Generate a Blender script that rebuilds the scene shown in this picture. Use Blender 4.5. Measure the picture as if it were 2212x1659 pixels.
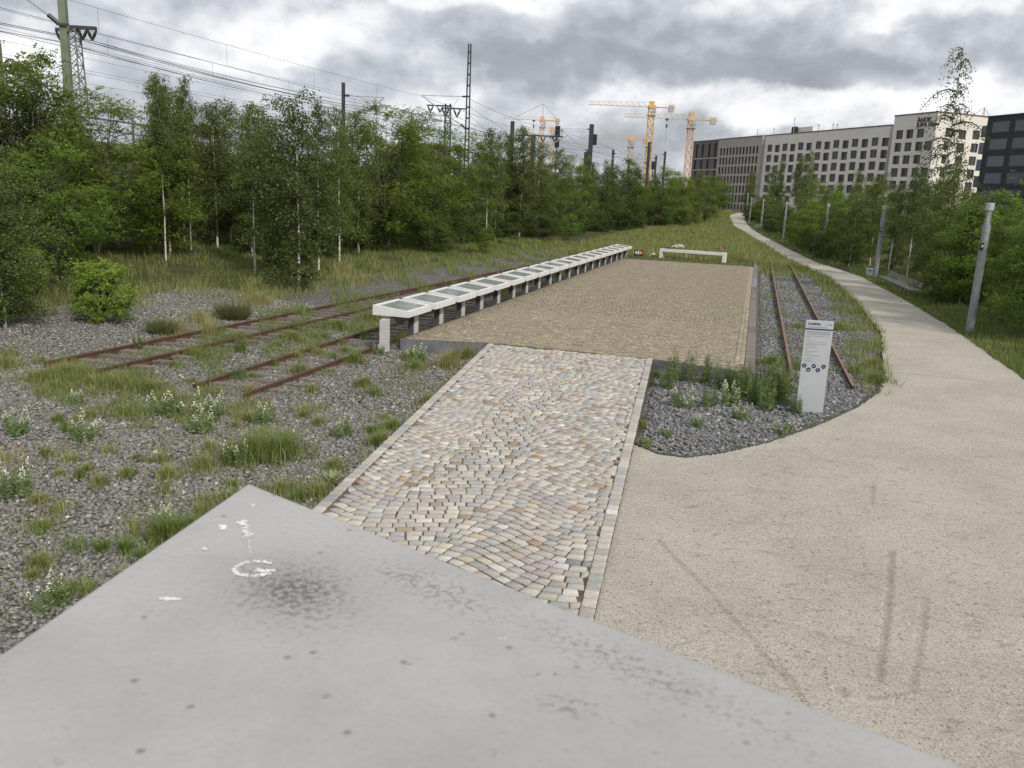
import bpy, math, random
import numpy as np
from mathutils import Matrix, Vector

for o in list(bpy.data.objects):
    bpy.data.objects.remove(o)
SC = bpy.context.scene
COL = SC.collection
R_ = math.radians

# ------------------------------------------------------------------ camera
cam_d = bpy.data.cameras.new('camera')
cam = bpy.data.objects.new('camera', cam_d)
COL.objects.link(cam)
CAM_H = 4.25
cam.matrix_world = Matrix(((0.9592006, -0.1009655, 0.2640835, 0.0),
                           (0.2795032, 0.1980014, -0.9395070, 0.0),
                           (0.0425689, 0.9749879, 0.2181432, CAM_H),
                           (0, 0, 0, 1)))
cam_d.sensor_width = 36.0
cam_d.lens = 36.0 * 1794 / 2212
cam_d.clip_start = 0.05
cam_d.clip_end = 6000
cam_d.dof.use_dof = True
cam_d.dof.focus_distance = 24.0
cam_d.dof.aperture_fstop = 11.0
SC.camera = cam

# ------------------------------------------------------------------ light
SUN_DIR = Vector((0.60, -0.56, 0.58)).normalized()      # towards the sun
sun_d = bpy.data.lights.new('sun', 'SUN')
sun_d.energy = 2.9
sun_d.angle = R_(6)
sun_d.color = (1.0, 0.93, 0.83)
sun = bpy.data.objects.new('sun', sun_d)
COL.objects.link(sun)
sun.rotation_euler = SUN_DIR.to_track_quat('Z', 'Y').to_euler()

SC.view_settings.view_transform = 'Standard'
SC.view_settings.look = 'None'
SC.view_settings.gamma = 1
SC.view_settings.exposure = 0.0
SC.view_settings.use_curve_mapping = False
SC.cycles.max_bounces = 4
SC.cycles.diffuse_bounces = 2
SC.cycles.use_adaptive_sampling = True
SC.cycles.adaptive_threshold = 0.02
SC.cycles.glossy_bounces = 2
SC.cycles.transmission_bounces = 3
SC.cycles.transparent_max_bounces = 4
SC.cycles.use_denoising = True
SC.cycles.sample_clamp_indirect = 4


class NT:
    """small helper round a node tree"""
    def __init__(s, tree):
        s.t = tree
        s.l = tree.links

    def n(s, typ, **kw):
        nd = s.t.nodes.new(typ)
        for k, v in kw.items():
            setattr(nd, k, v)
        return nd

    def put(s, sock, v):
        if isinstance(v, bpy.types.NodeSocket):
            s.l.new(v, sock)
        elif v is not None:
            if hasattr(sock.default_value, '__len__') and not hasattr(v, '__len__'):
                v = (v,) * len(sock.default_value)
            if hasattr(v, '__len__') and hasattr(sock.default_value, '__len__') and len(v) == 3 and len(sock.default_value) == 4:
                v = (*v, 1)
            sock.default_value = v

    def m(s, op, a, b=None, c=None, clamp=False):
        nd = s.n('ShaderNodeMath', operation=op, use_clamp=clamp)
        for i, v in enumerate((a, b, c)):
            if v is not None:
                s.put(nd.inputs[i], v)
        return nd.outputs[0]

    def vm(s, op, a, b=None):
        nd = s.n('ShaderNodeVectorMath', operation=op)
        s.put(nd.inputs[0], a)
        if b is not None:
            if op == 'SCALE':
                s.put(nd.inputs['Scale'], b)
            else:
                s.put(nd.inputs[1], b)
        return nd.outputs[1] if op in ('DOT_PRODUCT', 'LENGTH', 'DISTANCE') else nd.outputs[0]

    def mix(s, f, a, b, blend='MIX'):
        nd = s.n('ShaderNodeMix', data_type='RGBA', blend_type=blend)
        s.put(nd.inputs[0], f)
        s.put(nd.inputs[6], a)
        s.put(nd.inputs[7], b)
        return nd.outputs[2]

    def noise(s, vec, scale, detail=4, rough=0.55, dist=0.0, out=0):
        nd = s.n('ShaderNodeTexNoise')
        if vec is not None:
            s.put(nd.inputs['Vector'], vec)
        s.put(nd.inputs['Scale'], scale)
        s.put(nd.inputs['Detail'], detail)
        s.put(nd.inputs['Roughness'], rough)
        s.put(nd.inputs['Distortion'], dist)
        return nd.outputs[out]

    def ramp(s, f, lo, hi, a=0.0, b=1.0):
        nd = s.n('ShaderNodeMapRange')
        nd.interpolation_type = 'SMOOTHSTEP'
        s.put(nd.inputs[0], f)
        s.put(nd.inputs[1], lo)
        s.put(nd.inputs[2], hi)
        s.put(nd.inputs[3], a)
        s.put(nd.inputs[4], b)
        return nd.outputs[0]


# ------------------------------------------------------------------ sky: cloudy daylight
SKY_GAIN = 11.9
# darker cloud banks and brighter gaps: azimuth, elevation, half-widths, strength
SKY_BLOBS = ((-5, 9.4, 16, 3.4, -0.24), (1, 8.2, 14, 1.8, -0.20), (-14, 7.8, 7, 1.8, -0.20), (12, 9.2, 6, 2.6, -0.16), (-8, 3.8, 18, 1.8, -0.22), (-30, 2.6, 16, 1.8, -0.14),
             (-40, 3.2, 15, 2.8, -0.22), (-35, 6.2, 9, 1.3, -0.10), (4, 5.9, 14, 1.4, 0.22), (8, 12.6, 6, 1.8, 0.26), (-30, 9.6, 9, 1.8, 0.20), (-45, 7.4, 5, 1.8, 0.24), (-20, 12.2, 6, 1.6, 0.22), (-22, 7.4, 5, 1.3, 0.16))
world = bpy.data.worlds.new('World')
SC.world = world
world.use_nodes = True
world.cycles.sampling_method = 'MANUAL'
world.cycles.sample_map_resolution = 512
wt = NT(world.node_tree)
world.node_tree.nodes.clear()
bg = wt.n('ShaderNodeBackground')
wo = wt.n('ShaderNodeOutputWorld')
wt.l.new(bg.outputs[0], wo.inputs[0])
bg.inputs[1].default_value = 0.1
sky = wt.n('ShaderNodeTexSky', sky_type='NISHITA')
sky.sun_disc = False
sky.sun_elevation = math.asin(SUN_DIR.z)
sky.sun_rotation = math.atan2(SUN_DIR.x, SUN_DIR.y)
tc = wt.n('ShaderNodeTexCoord')
dvec = wt.vm('NORMALIZE', tc.outputs['Generated'])
sep = wt.n('ShaderNodeSeparateXYZ')
wt.l.new(dvec, sep.inputs[0])
dx, dy, dz = sep.outputs
az = wt.m('MULTIPLY', wt.m('ARCTAN2', dx, dy), 57.2958)
el = wt.m('MULTIPLY', wt.m('ARCSINE', dz), 57.2958)
comb2 = wt.n('ShaderNodeCombineXYZ')
wt.l.new(wt.m('MULTIPLY', az, 0.085), comb2.inputs[0])
wt.l.new(wt.m('MULTIPLY', el, 0.12), comb2.inputs[1])
wn = wt.n('ShaderNodeSeparateColor')
wt.l.new(wt.noise(comb2.outputs[0], 1.25, 6, 0.54, 0.0, out=1), wn.inputs[0])
azw = wt.m('ADD', az, wt.m('MULTIPLY', wt.m('SUBTRACT', wn.outputs[0], 0.5), 20.0))
elw = wt.m('ADD', el, wt.m('MULTIPLY', wt.m('SUBTRACT', wn.outputs[1], 0.5), 8.5))
puff = wt.noise(comb2.outputs[0], 1.35, 6, 0.54)
puff_up = wt.noise(wt.vm('ADD', comb2.outputs[0], (-0.05, 0.12, 0.0)), 1.35, 6, 0.54)
relief = wt.m('MULTIPLY', wt.m('SUBTRACT', puff, puff_up), 1.25)


def blob(a0, e0, sa, se, amp, lo=0.45, hi=1.05):
    qa = wt.m('DIVIDE', wt.m('SUBTRACT', azw, a0), sa)
    qe = wt.m('DIVIDE', wt.m('SUBTRACT', elw, e0), se)
    r = wt.m('SQRT', wt.m('ADD', wt.m('MULTIPLY', qa, qa), wt.m('MULTIPLY', qe, qe)))
    return wt.ramp(r, lo, hi, amp, 0.0)


bright = wt.m('ADD', wt.m('ADD', 0.585, wt.m('MULTIPLY', wt.m('SUBTRACT', 0.52, puff), 0.95)), wt.m('MULTIPLY', relief, 1.7))
for b in SKY_BLOBS:
    bright = wt.m('ADD', bright, blob(*b))
cr = wt.n('ShaderNodeValToRGB')
wt.l.new(bright, cr.inputs[0])
e = cr.color_ramp.elements
e[0].position = 0.0; e[0].color = (0.29, 0.30, 0.33, 1)
e[1].position = 1.0; e[1].color = (0.97, 0.97, 0.96, 1)
for p, c in ((0.30, (0.355, 0.372, 0.408, 1)), (0.55, (0.54, 0.562, 0.605, 1)), (0.78, (0.80, 0.805, 0.82, 1))):
    k = e.new(p); k.color = c
cloud = wt.vm('SCALE', cr.outputs[0], SKY_GAIN)
wt.l.new(wt.mix(0.93, sky.outputs[0], cloud), bg.inputs[0])


# ------------------------------------------------------------------ mesh helpers
def link(o, parent=None):
    COL.objects.link(o)
    if parent is not None:
        o.parent = parent
    return o


def tag(o, label=None, cat=None, group=None, kind=None):
    if label: o['label'] = label
    if cat: o['category'] = cat
    if group: o['group'] = group
    if kind: o['kind'] = kind
    return o


def empty(name, loc=(0, 0, 0), rz=0.0, label=None, cat=None, group=None, kind=None):
    o = bpy.data.objects.new(name, None)
    o.location = loc
    o.rotation_euler = (0, 0, rz)
    link(o)
    return tag(o, label, cat, group, kind)


def copy_tree(o, parent=None):
    c = o.copy()
    link(c)
    c.parent = parent
    for ch in list(o.children):
        copy_tree(ch, c)
    return c


def npmesh(name, V, F, mat, cols=None, smooth=False):
    """uniform faces: V (n,3), F (m,k); cols (n,3) or (n,) per vertex -> attribute Col"""
    V = np.asarray(V, np.float32); F = np.asarray(F, np.int32)
    me = bpy.data.meshes.new(name)
    n, (m, k) = len(V), F.shape
    me.vertices.add(n); me.vertices.foreach_set('co', V.ravel())
    me.loops.add(m * k); me.loops.foreach_set('vertex_index', F.ravel())
    me.polygons.add(m)
    me.polygons.foreach_set('loop_start', np.arange(0, m * k, k, dtype=np.int32))
    if smooth:
        me.polygons.foreach_set('use_smooth', np.ones(m, bool))
    me.update(calc_edges=True)
    if cols is not None:
        cols = np.asarray(cols, np.float32)
        if cols.ndim == 1:
            cols = np.repeat(cols[:, None], 3, 1)
        a = me.attributes.new('Col', 'FLOAT_COLOR', 'POINT')
        a.data.foreach_set('color', np.c_[cols, np.ones(n, np.float32)].astype(np.float32).ravel())
    if mat is not None:
        me.materials.append(mat)
    return me


def npobj(name, V, F, mat, parent=None, cols=None, smooth=False):
    return link(bpy.data.objects.new(name, npmesh(name, V, F, mat, cols, smooth)), parent)


class MB:
    """collects simple shapes; build() links them as ONE mesh object"""
    def __init__(s):
        s.v = []; s.f = []

    def quad(s, *p):
        i = len(s.v); s.v += [tuple(q) for q in p]; s.f.append(tuple(range(i, i + len(p)))); return s

    def box(s, x0, x1, y0, y1, z0, z1):
        i = len(s.v)
        s.v += [(x, y, z) for z in (z0, z1) for x, y in ((x0, y0), (x1, y0), (x1, y1), (x0, y1))]
        for f in ((3, 2, 1, 0), (4, 5, 6, 7), (0, 1, 5, 4), (1, 2, 6, 5), (2, 3, 7, 6), (3, 0, 4, 7)):
            s.f.append(tuple(i + k for k in f))
        return s

    def hexa(s, p):          # 8 corner points, bottom ring then top ring
        i = len(s.v); s.v += [tuple(q) for q in p]
        for f in ((3, 2, 1, 0), (4, 5, 6, 7), (0, 1, 5, 4), (1, 2, 6, 5), (2, 3, 7, 6), (3, 0, 4, 7)):
            s.f.append(tuple(i + k for k in f))
        return s

    def tube(s, pts, r, n=6, cap=True):
        pts = [Vector(p) for p in pts]
        if not hasattr(r, '__len__'): r = [r] * len(pts)
        i0 = len(s.v)
        for k, p in enumerate(pts):
            d = (pts[min(k + 1, len(pts) - 1)] - pts[max(k - 1, 0)])
            d = d.normalized() if d.length > 1e-9 else Vector((0, 0, 1))
            a = d.orthogonal().normalized() if abs(d.z) < .99 else Vector((1, 0, 0))
            if abs(d.z) < .99: a = d.cross(Vector((0, 0, 1))).normalized()
            b = d.cross(a)
            for j in range(n):
                t = 2 * math.pi * (j + .5) / n
                s.v.append(tuple(p + (a * math.cos(t) + b * math.sin(t)) * r[k]))
        for k in range(len(pts) - 1):
            for j in range(n):
                a_, b_ = i0 + k * n + j, i0 + k * n + (j + 1) % n
                s.f.append((a_, b_, b_ + n, a_ + n))
        if cap:
            s.f.append(tuple(i0 + j for j in reversed(range(n))))
            s.f.append(tuple(i0 + (len(pts) - 1) * n + j for j in range(n)))
        return s

    def lathe(s, prof, n=12, o=(0, 0, 0)):
        i0 = len(s.v)
        for r, z in prof:
            for j in range(n):
                t = 2 * math.pi * j / n
                s.v.append((o[0] + r * math.cos(t), o[1] + r * math.sin(t), o[2] + z))
        for k in range(len(prof) - 1):
            for j in range(n):
                a_, b_ = i0 + k * n + j, i0 + k * n + (j + 1) % n
                s.f.append((a_, b_, b_ + n, a_ + n))
        s.f.append(tuple(i0 + j for j in reversed(range(n))))
        s.f.append(tuple(i0 + (len(prof) - 1) * n + j for j in range(n)))
        return s

    def mesh(s, name, mat, smooth=False):
        me = bpy.data.meshes.new(name)
        me.from_pydata(s.v, [], s.f); me.update()
        if smooth:
            me.polygons.foreach_set('use_smooth', [True] * len(me.polygons))
        if mat is not None: me.materials.append(mat)
        return me

    def build(s, name, mat, parent=None, smooth=False, bevel=0.0):
        o = bpy.data.objects.new(name, s.mesh(name, mat, smooth))
        if bevel:
            m = o.modifiers.new('bevel', 'BEVEL'); m.width = bevel; m.segments = 2; m.limit_method = 'ANGLE'
        return link(o, parent)


# ------------------------------------------------------------------ materials
def newmat(name):
    m = bpy.data.materials.new(name); m.use_nodes = True
    nt = NT(m.node_tree)
    return m, nt, m.node_tree.nodes['Principled BSDF']


def surf(name, c1, c2=None, scale=6.0, rough=0.8, bump=0.0, bscale=40.0, bdist=0.01, metal=0.0, col=None, coord='Object', spec=0.4,
         lo=0.35, hi=0.65, dirt=None, dscale=2.0, dlo=0.55, dhi=0.75, obrand=0.0):
    """noise-varied surface; col = name of a colour attribute to use as base colour"""
    m, t, p = newmat(name)
    tcn = t.n('ShaderNodeTexCoord'); vec = tcn.outputs[coord]
    base = c1
    if col:
        base = t.n('ShaderNodeVertexColor', layer_name=col).outputs[0]
        base = t.mix(t.ramp(t.noise(vec, scale), lo, hi), t.mix(1.0, base, c1, 'MULTIPLY'), t.mix(1.0, base, c2 or c1, 'MULTIPLY'))
    elif c2:
        base = t.mix(t.ramp(t.noise(vec, scale, 6, 0.6), lo, hi), c1, c2)
    if dirt:
        base = t.mix(t.ramp(t.noise(vec, dscale, 7, 0.68), dlo, dhi), base, dirt)
    if obrand:
        oi = t.n('ShaderNodeObjectInfo')
        hs = t.n('ShaderNodeHueSaturation')
        t.put(hs.inputs['Value'], t.m('ADD', 1 - obrand, t.m('MULTIPLY', oi.outputs['Random'], 2 * obrand)))
        t.put(hs.inputs['Color'], base); base = hs.outputs[0]
    t.put(p.inputs['Base Color'], base)
    p.inputs['Roughness'].default_value = rough
    p.inputs['Metallic'].default_value = metal
    p.inputs['Specular IOR Level'].default_value = spec
    if bump:
        b = t.n('ShaderNodeBump'); b.inputs['Strength'].default_value = bump; b.inputs['Distance'].default_value = bdist
        t.put(b.inputs['Height'], t.noise(vec, bscale, 5, 0.6))
        t.l.new(b.outputs[0], p.inputs['Normal'])
    return m


def leafmat(name, ca, cb, transl=0.35, rough=0.45, var=0.25):
    m, t, p = newmat(name)
    out = m.node_tree.nodes['Material Output']
    vc = t.n('ShaderNodeVertexColor', layer_name='Col').outputs[0]
    sp = t.n('ShaderNodeSeparateColor'); t.l.new(vc, sp.inputs[0])
    oi = t.n('ShaderNodeObjectInfo').outputs['Random']
    base = t.mix(sp.outputs[0], ca, cb)
    hs = t.n('ShaderNodeHueSaturation')
    t.put(hs.inputs['Hue'], t.m('ADD', 0.485, t.m('MULTIPLY', oi, 0.03)))
    t.put(hs.inputs['Value'], t.m('ADD', 1 - var, t.m('MULTIPLY', t.m('FRACT', t.m('MULTIPLY', oi, 7.13)), 2 * var)))
    t.put(hs.inputs['Color'], base)
    t.put(p.inputs['Base Color'], hs.outputs[0])
    p.inputs['Roughness'].default_value = rough
    p.inputs['Specular IOR Level'].default_value = 0.35
    tr = t.n('ShaderNodeBsdfTranslucent')
    t.put(tr.inputs[0], t.mix(1.0, hs.outputs[0], (1.15, 1.2, 0.6), 'MULTIPLY'))
    ms = t.n('ShaderNodeMixShader'); ms.inputs[0].default_value = transl
    t.l.new(p.outputs[0], ms.inputs[1]); t.l.new(tr.outputs[0], ms.inputs[2])
    t.l.new(ms.outputs[0], out.inputs[0])
    return m


M = {}
M['sett'] = surf('sett_stone', (1.08, 1.07, 1.05), (0.80, 0.80, 0.80), 9, 0.8, 0.25, 60, 0.004, col='Col')
M['joint'] = surf('joint_grit', (0.060, 0.052, 0.040), (0.16, 0.14, 0.105), 3, 0.95, 0.6, 90, 0.01)
M['coping'] = surf('coping_stone', (1.1, 1.1, 1.1), (0.8, 0.8, 0.8), 7, 0.85, 0.5, 40, 0.008, col='Col')
M['rust'] = surf('rusty_rail', (0.115, 0.055, 0.036), (0.070, 0.040, 0.030), 5, 0.85, 0.4, 60, 0.004, dirt=(0.19, 0.10, 0.06), dscale=9)
M['railtop'] = surf('worn_rail_head', (0.25, 0.16, 0.115), (0.17, 0.10, 0.07), 4, 0.6, 0.2, 60, 0.002)
M['sleeper'] = surf('weathered_sleeper', (0.22, 0.195, 0.17), (0.11, 0.095, 0.08), 9, 0.9, 0.6, 40, 0.01, obrand=0.2)
M['whitecon'] = surf('white_concrete', (0.70, 0.70, 0.69), (0.63, 0.63, 0.62), 3, 0.75, 0.15, 60, 0.003, dirt=(0.44, 0.44, 0.42), dscale=5, dlo=0.52, dhi=0.85)
M['postcon'] = surf('pale_concrete', (0.50, 0.50, 0.485), (0.42, 0.42, 0.41), 4, 0.8, 0.2, 60, 0.003, dirt=(0.30, 0.30, 0.29), dscale=7, dlo=0.6, dhi=0.85)
M['darksteel'] = surf('dark_grey_steel', (0.085, 0.088, 0.095), (0.065, 0.068, 0.072), 5, 0.55, 0.1, 50, 0.002, spec=0.5)
M['edgesteel'] = surf('grey_steel_edging', (0.16, 0.165, 0.18), (0.11, 0.115, 0.125), 3, 0.6, 0.1, 40, 0.002, dirt=(0.10, 0.085, 0.07), dscale=5)
M['galv'] = surf('galvanised_steel', (0.40, 0.42, 0.45), (0.33, 0.35, 0.375), 6, 0.5, 0.1, 30, 0.002, spec=0.5)
M['lampgrey'] = surf('lamp_post_grey', (0.27, 0.285, 0.30), (0.22, 0.235, 0.25), 5, 0.5, 0.05, 30, 0.002, spec=0.5)
M['birdwhite'] = surf('bird_lime', (0.85, 0.85, 0.84), (0.7, 0.7, 0.69), 40, 0.9)
M['black'] = surf('black_paint', (0.012, 0.013, 0.015), (0.02, 0.021, 0.023), 8, 0.6)
M['mastgreen'] = surf('green_mast_paint', (0.17, 0.205, 0.145), (0.125, 0.155, 0.11), 3, 0.7, 0.2, 20, 0.004, dirt=(0.05, 0.05, 0.035), dscale=2.2, dlo=0.6, dhi=0.8)
M['mastgrey'] = surf('grey_mast_steel', (0.20, 0.215, 0.22), (0.14, 0.15, 0.155), 3, 0.6)
M['mastdark'] = surf('dark_mast_steel', (0.030, 0.036, 0.040), (0.045, 0.05, 0.055), 3, 0.6)
M['wire'] = surf('wire_metal', (0.055, 0.06, 0.065), None, rough=0.6)
M['insul'] = surf('insulator_brown', (0.030, 0.025, 0.025), None, rough=0.35)
M['craney'] = surf('crane_yellow', (0.66, 0.40, 0.11), (0.52, 0.32, 0.10), 0.6, 0.6)
M['craneo'] = surf('crane_orange', (0.62, 0.36, 0.20), (0.55, 0.36, 0.24), 0.6, 0.6)
M['cranew'] = surf('crane_jib_pale', (0.52, 0.36, 0.22), (0.55, 0.42, 0.28), 0.6, 0.6)
M['ballastblock'] = surf('counterweight_grey', (0.36, 0.37, 0.37), None)

m, t, p = newmat('display_glass')
tcn = t.n('ShaderNodeTexCoord')
nz = t.noise(tcn.outputs['Object'], 3.0, 6, 0.7)
t.put(p.inputs['Base Color'], t.mix(t.ramp(nz, 0.40, 0.70), (0.27, 0.305, 0.295), (0.40, 0.425, 0.41)))  # pale patchy base: sky reflection put into the pane colour
p.inputs['Roughness'].default_value = 0.06
p.inputs['Specular IOR Level'].default_value = 0.6
M['glass'] = m

# ------------------------------------------------------------------ lie of the land
rng = np.random.default_rng(7)


def tz(y):
    return np.interp(y, [0, 60, 85, 111, 150, 190, 205, 260], [0, 0, .2, .45, 1.05, 2.7, 3.3, 3.6])


def XL(y): return -5.38 - (np.asarray(y) - 9.5) * .127          # walkway edges
def XR(y): return -1.22 - (np.asarray(y) - 7.9) * .078
def zwalk(y): return np.interp(y, [4, 9, 21.8, 23], [.03, .04, .195, .2])


EDGE_X = [-1.75, -1.27, -.79, -.19, .61, 1.53, 2.55, 3.3, 3.81]
EDGE_Y = [14.6, 14.12, 14.1, 14.66, 15.74, 17.41, 19.58, 21.72, 24.8]
PATH_L = ([24.8, 32.7, 44.4, 59, 75.6, 106, 150, 180, 192, 203], [3.81, 4.78, 5.1, 4.88, 2.73, .42, -3.8, -5.7, -5.9, -4.2])
PATH_R = ([-4, 10, 18, 25.3, 36.5, 47.4, 61.8, 74.8, 99, 129, 166, 190, 203], [8.2, 7.6, 7.3, 7.44, 7.75, 7.68, 7.2, 4.95, 2.9, .38, -2.2, -2.9, 1.5])


def ys_edge(x): return np.interp(x, EDGE_X, EDGE_Y)
def path_l(y): return np.interp(y, *PATH_L)
def path_r(y): return np.interp(y, *PATH_R)


def gz(x, y):
    x = np.asarray(x, float); y = np.asarray(y, float)
    left = np.interp(x, [-60, -30.5, -24, -18, -15, -12.6, -11.5, -9.0], [1.3, 1.3, .75, .33, .09, .04, -.15, -.14])
    right = np.interp(x, [-9, -2, 3.2, 3.9, 8.0, 9.5, 16, 60], [-.12, -.10, -.10, -.06, -.06, .03, .35, .5])
    z = np.where(x < -9, left, right)
    # meadow beyond the platform lies level with the platform top
    mead = np.clip((y - 61.5) / 3, 0, 1) * np.clip((x + 16) / 5, 0, 1) * np.clip((.6 - x) / .4, 0, 1) * np.clip((path_l(y) - .5 - x) / 1.5, 0, 1)
    z = z + mead * .26
    near_path = np.clip((x - 2.9) / .8, 0, 1) * 0
    return z + tz(y) + near_path


def in_ballast(x, y):
    x = np.asarray(x); y = np.asarray(y)
    a = (x < XL(y) - .05) & (x > -20) & (y < 27.5)
    a |= (x < -9.45) & (x > -18.2) & (y < 66)
    b = (x > XR(y)) & (y > ys_edge(x)) & (y < 24) & (x < path_l(np.maximum(y, 24.8)))
    b |= (x > .3) & (x < path_l(y) - .2) & (y > 20) & (y < 86)
    return a | b


# ground sheet, to the horizon
def axis(parts):
    out = []
    for a, b, n in parts:
        out += list(np.linspace(a, b, n, endpoint=False))
    return np.array(out + [parts[-1][1]])


gx = axis([(-3000, -300, 5), (-300, -60, 5), (-60, -31, 8), (-31, 10.4, 104), (10.4, 60, 20), (60, 400, 6), (400, 3000, 5)])
gy = axis([(-600, -20, 4), (-20, 2, 11), (2, 70, 170), (70, 270, 100), (270, 800, 8), (800, 4500, 6)])
GX, GY = np.meshgrid(gx, gy)
GZ = gz(GX, GY) + (rng.random(GX.shape) - .5) * .03
nx, ny = len(gx), len(gy)
idx = np.arange(nx * ny).reshape(ny, nx)
F = np.stack([idx[:-1, :-1], idx[:-1, 1:], idx[1:, 1:], idx[1:, :-1]], -1).reshape(-1, 4)
bal = in_ballast(GX, GY).astype(float)
for _ in range(2):
    b2 = bal.copy(); b2[1:-1, 1:-1] = (bal[1:-1, 1:-1] * 2 + bal[:-2, 1:-1] + bal[2:, 1:-1] + bal[1:-1, :-2] + bal[1:-1, 2:]) / 6; bal = b2

m, t, p = newmat('ground_ballast_and_soil')
gpos = t.n('ShaderNodeNewGeometry').outputs['Position']
zone = t.n('ShaderNodeVertexColor', layer_name='Col').outputs[0]
sp = t.n('ShaderNodeSeparateColor'); t.l.new(zone, sp.inputs[0])
vo = t.n('ShaderNodeTexVoronoi'); t.put(vo.inputs['Vector'], gpos); t.put(vo.inputs['Scale'], 15.0)
vs = t.n('ShaderNodeSeparateColor'); t.l.new(vo.outputs['Color'], vs.inputs[0])
stone = t.mix(vs.outputs[0], (0.13, 0.126, 0.12), (0.30, 0.292, 0.28))
stone = t.mix(t.ramp(vo.outputs['Distance'], 0.25, 0.75), stone, (0.085, 0.08, 0.073))
n1 = t.noise(gpos, 0.9, 6, 0.65)
n2 = t.noise(gpos, 7.0, 6, 0.7)
soil = t.mix(t.ramp(n1, 0.38, 0.62), (0.060, 0.066, 0.026), (0.105, 0.090, 0.048))
soil = t.mix(t.ramp(n2, 0.42, 0.66), soil, (0.050, 0.062, 0.022))
mask = t.ramp(t.m('ADD', sp.outputs[0], t.m('MULTIPLY', t.m('SUBTRACT', n1, 0.5), 0.9)), 0.42, 0.58)
t.put(p.inputs['Base Color'], t.mix(mask, soil, stone))
p.inputs['Roughness'].default_value = 0.95
p.inputs['Specular IOR Level'].default_value = 0.15
bp = t.n('ShaderNodeBump'); bp.inputs['Strength'].default_value = 0.9; bp.inputs['Distance'].default_value = 0.035
hgt = t.m('SUBTRACT', t.noise(gpos, 10.0, 4, 0.6), t.m('MULTIPLY', vo.outputs['Distance'], mask))
t.put(bp.inputs['Height'], hgt); t.l.new(bp.outputs[0], p.inputs['Normal'])
M['ground'] = m
ground = npobj('ground', np.stack([GX, GY, GZ], -1).reshape(-1, 3), F, m, cols=np.stack([bal] * 3, -1).reshape(-1, 3), smooth=True)
tag(ground, 'dark ballast and grassy soil between the tracks and the trees', 'ground', kind='structure')

# ------------------------------------------------------------------ sandy path
m, t, p = newmat('compacted_sand')
gpos = t.n('ShaderNodeNewGeometry').outputs['Position']
damp = t.n('ShaderNodeSeparateColor'); t.l.new(t.n('ShaderNodeVertexColor', layer_name='Col').outputs[0], damp.inputs[0])
a = t.noise(gpos, 0.55, 5, 0.6); b = t.noise(gpos, 120.0, 3, 0.7)
mp = t.n('ShaderNodeMapping'); t.put(mp.inputs['Vector'], gpos); mp.inputs['Scale'].default_value = (1.0, 2.6, 1.0)
c_ = t.noise(mp.outputs[0], 5.0, 7, 0.72, 0.4)
d_ = t.noise(gpos, 34.0, 4, 0.7)
base = t.mix(t.ramp(a, 0.35, 0.65), (0.51, 0.472, 0.402), (0.43, 0.397, 0.337))
base = t.mix(t.m('MULTIPLY', t.ramp(c_, 0.53, 0.68), 0.55), base, (0.26, 0.23, 0.185))
e_ = t.noise(gpos, 16.0, 5, 0.75)
base = t.mix(t.m('MULTIPLY', t.ramp(e_, 0.55, 0.66), 0.50), base, (0.255, 0.225, 0.18))
base = t.mix(t.m('MULTIPLY', t.ramp(d_, 0.54, 0.64), 0.70), base, (0.205, 0.183, 0.148))
base = t.mix(t.m('MULTIPLY', t.ramp(d_, 0.44, 0.34), 0.40), base, (0.58, 0.54, 0.47))
base = t.mix(t.m('MULTIPLY', t.ramp(b, 0.50, 0.72), 0.45), base, (0.21, 0.185, 0.15))
base = t.mix(t.m('MULTIPLY', t.ramp(b, 0.46, 0.30), 0.35), base, (0.58, 0.54, 0.46))
for sc_, hi_, lo_, st_ in ((90.0, 0.80, 0.14, 0.85), (42.0, 0.90, 0.06, 0.80), (20.0, 0.955, -1.0, 0.65)):
    vv = t.n('ShaderNodeTexVoronoi'); t.put(vv.inputs['Vector'], gpos); t.put(vv.inputs['Scale'], sc_)
    vsep = t.n('ShaderNodeSeparateColor'); t.l.new(vv.outputs['Color'], vsep.inputs[0])
    core = t.ramp(vv.outputs['Distance'], 0.55, 0.25)
    base = t.mix(t.m('MULTIPLY', t.m('MULTIPLY', t.m('GREATER_THAN', vsep.outputs[0], hi_), core), st_), base, (0.17, 0.15, 0.122))
    base = t.mix(t.m('MULTIPLY', t.m('MULTIPLY', t.m('LESS_THAN', vsep.outputs[0], lo_), core), st_), base, (0.66, 0.63, 0.57))
base = t.mix(damp.outputs[0], base, (0.235, 0.205, 0.160))
t.put(p.inputs['Base Color'], base)
p.inputs['Roughness'].default_value = 0.95
p.inputs['Specular IOR Level'].default_value = 0.15
bp = t.n('ShaderNodeBump'); bp.inputs['Strength'].default_value = 0.8; bp.inputs['Distance'].default_value = 0.012
t.put(bp.inputs['Height'], t.m('ADD', t.m('ADD', t.noise(gpos, 60, 5, 0.75), t.m('MULTIPLY', c_, 1.6)), t.m('MULTIPLY', d_, 0.8)))
t.l.new(bp.outputs[0], p.inputs['Normal'])
M['sand'] = m

sx = axis([(-2.7, 3.4, 245), (3.4, 8.4, 60)])
sy = axis([(-4, 4.6, 20), (4.6, 12, 290), (12, 14.4, 60), (14.4, 24.8, 130)])
SX, SY = np.meshgrid(sx, sy)


def segdist(X, Y, pts):
    d = np.full(X.shape, 9.)
    for (x0, y0), (x1, y1) in zip(pts[:-1], pts[1:]):
        L2 = (x1 - x0) ** 2 + (y1 - y0) ** 2
        u = np.clip(((X - x0) * (x1 - x0) + (Y - y0) * (y1 - y0)) / L2, 0, 1)
        d = np.minimum(d, np.hypot(X - x0 - u * (x1 - x0), Y - y0 - u * (y1 - y0)))
    return d


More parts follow.
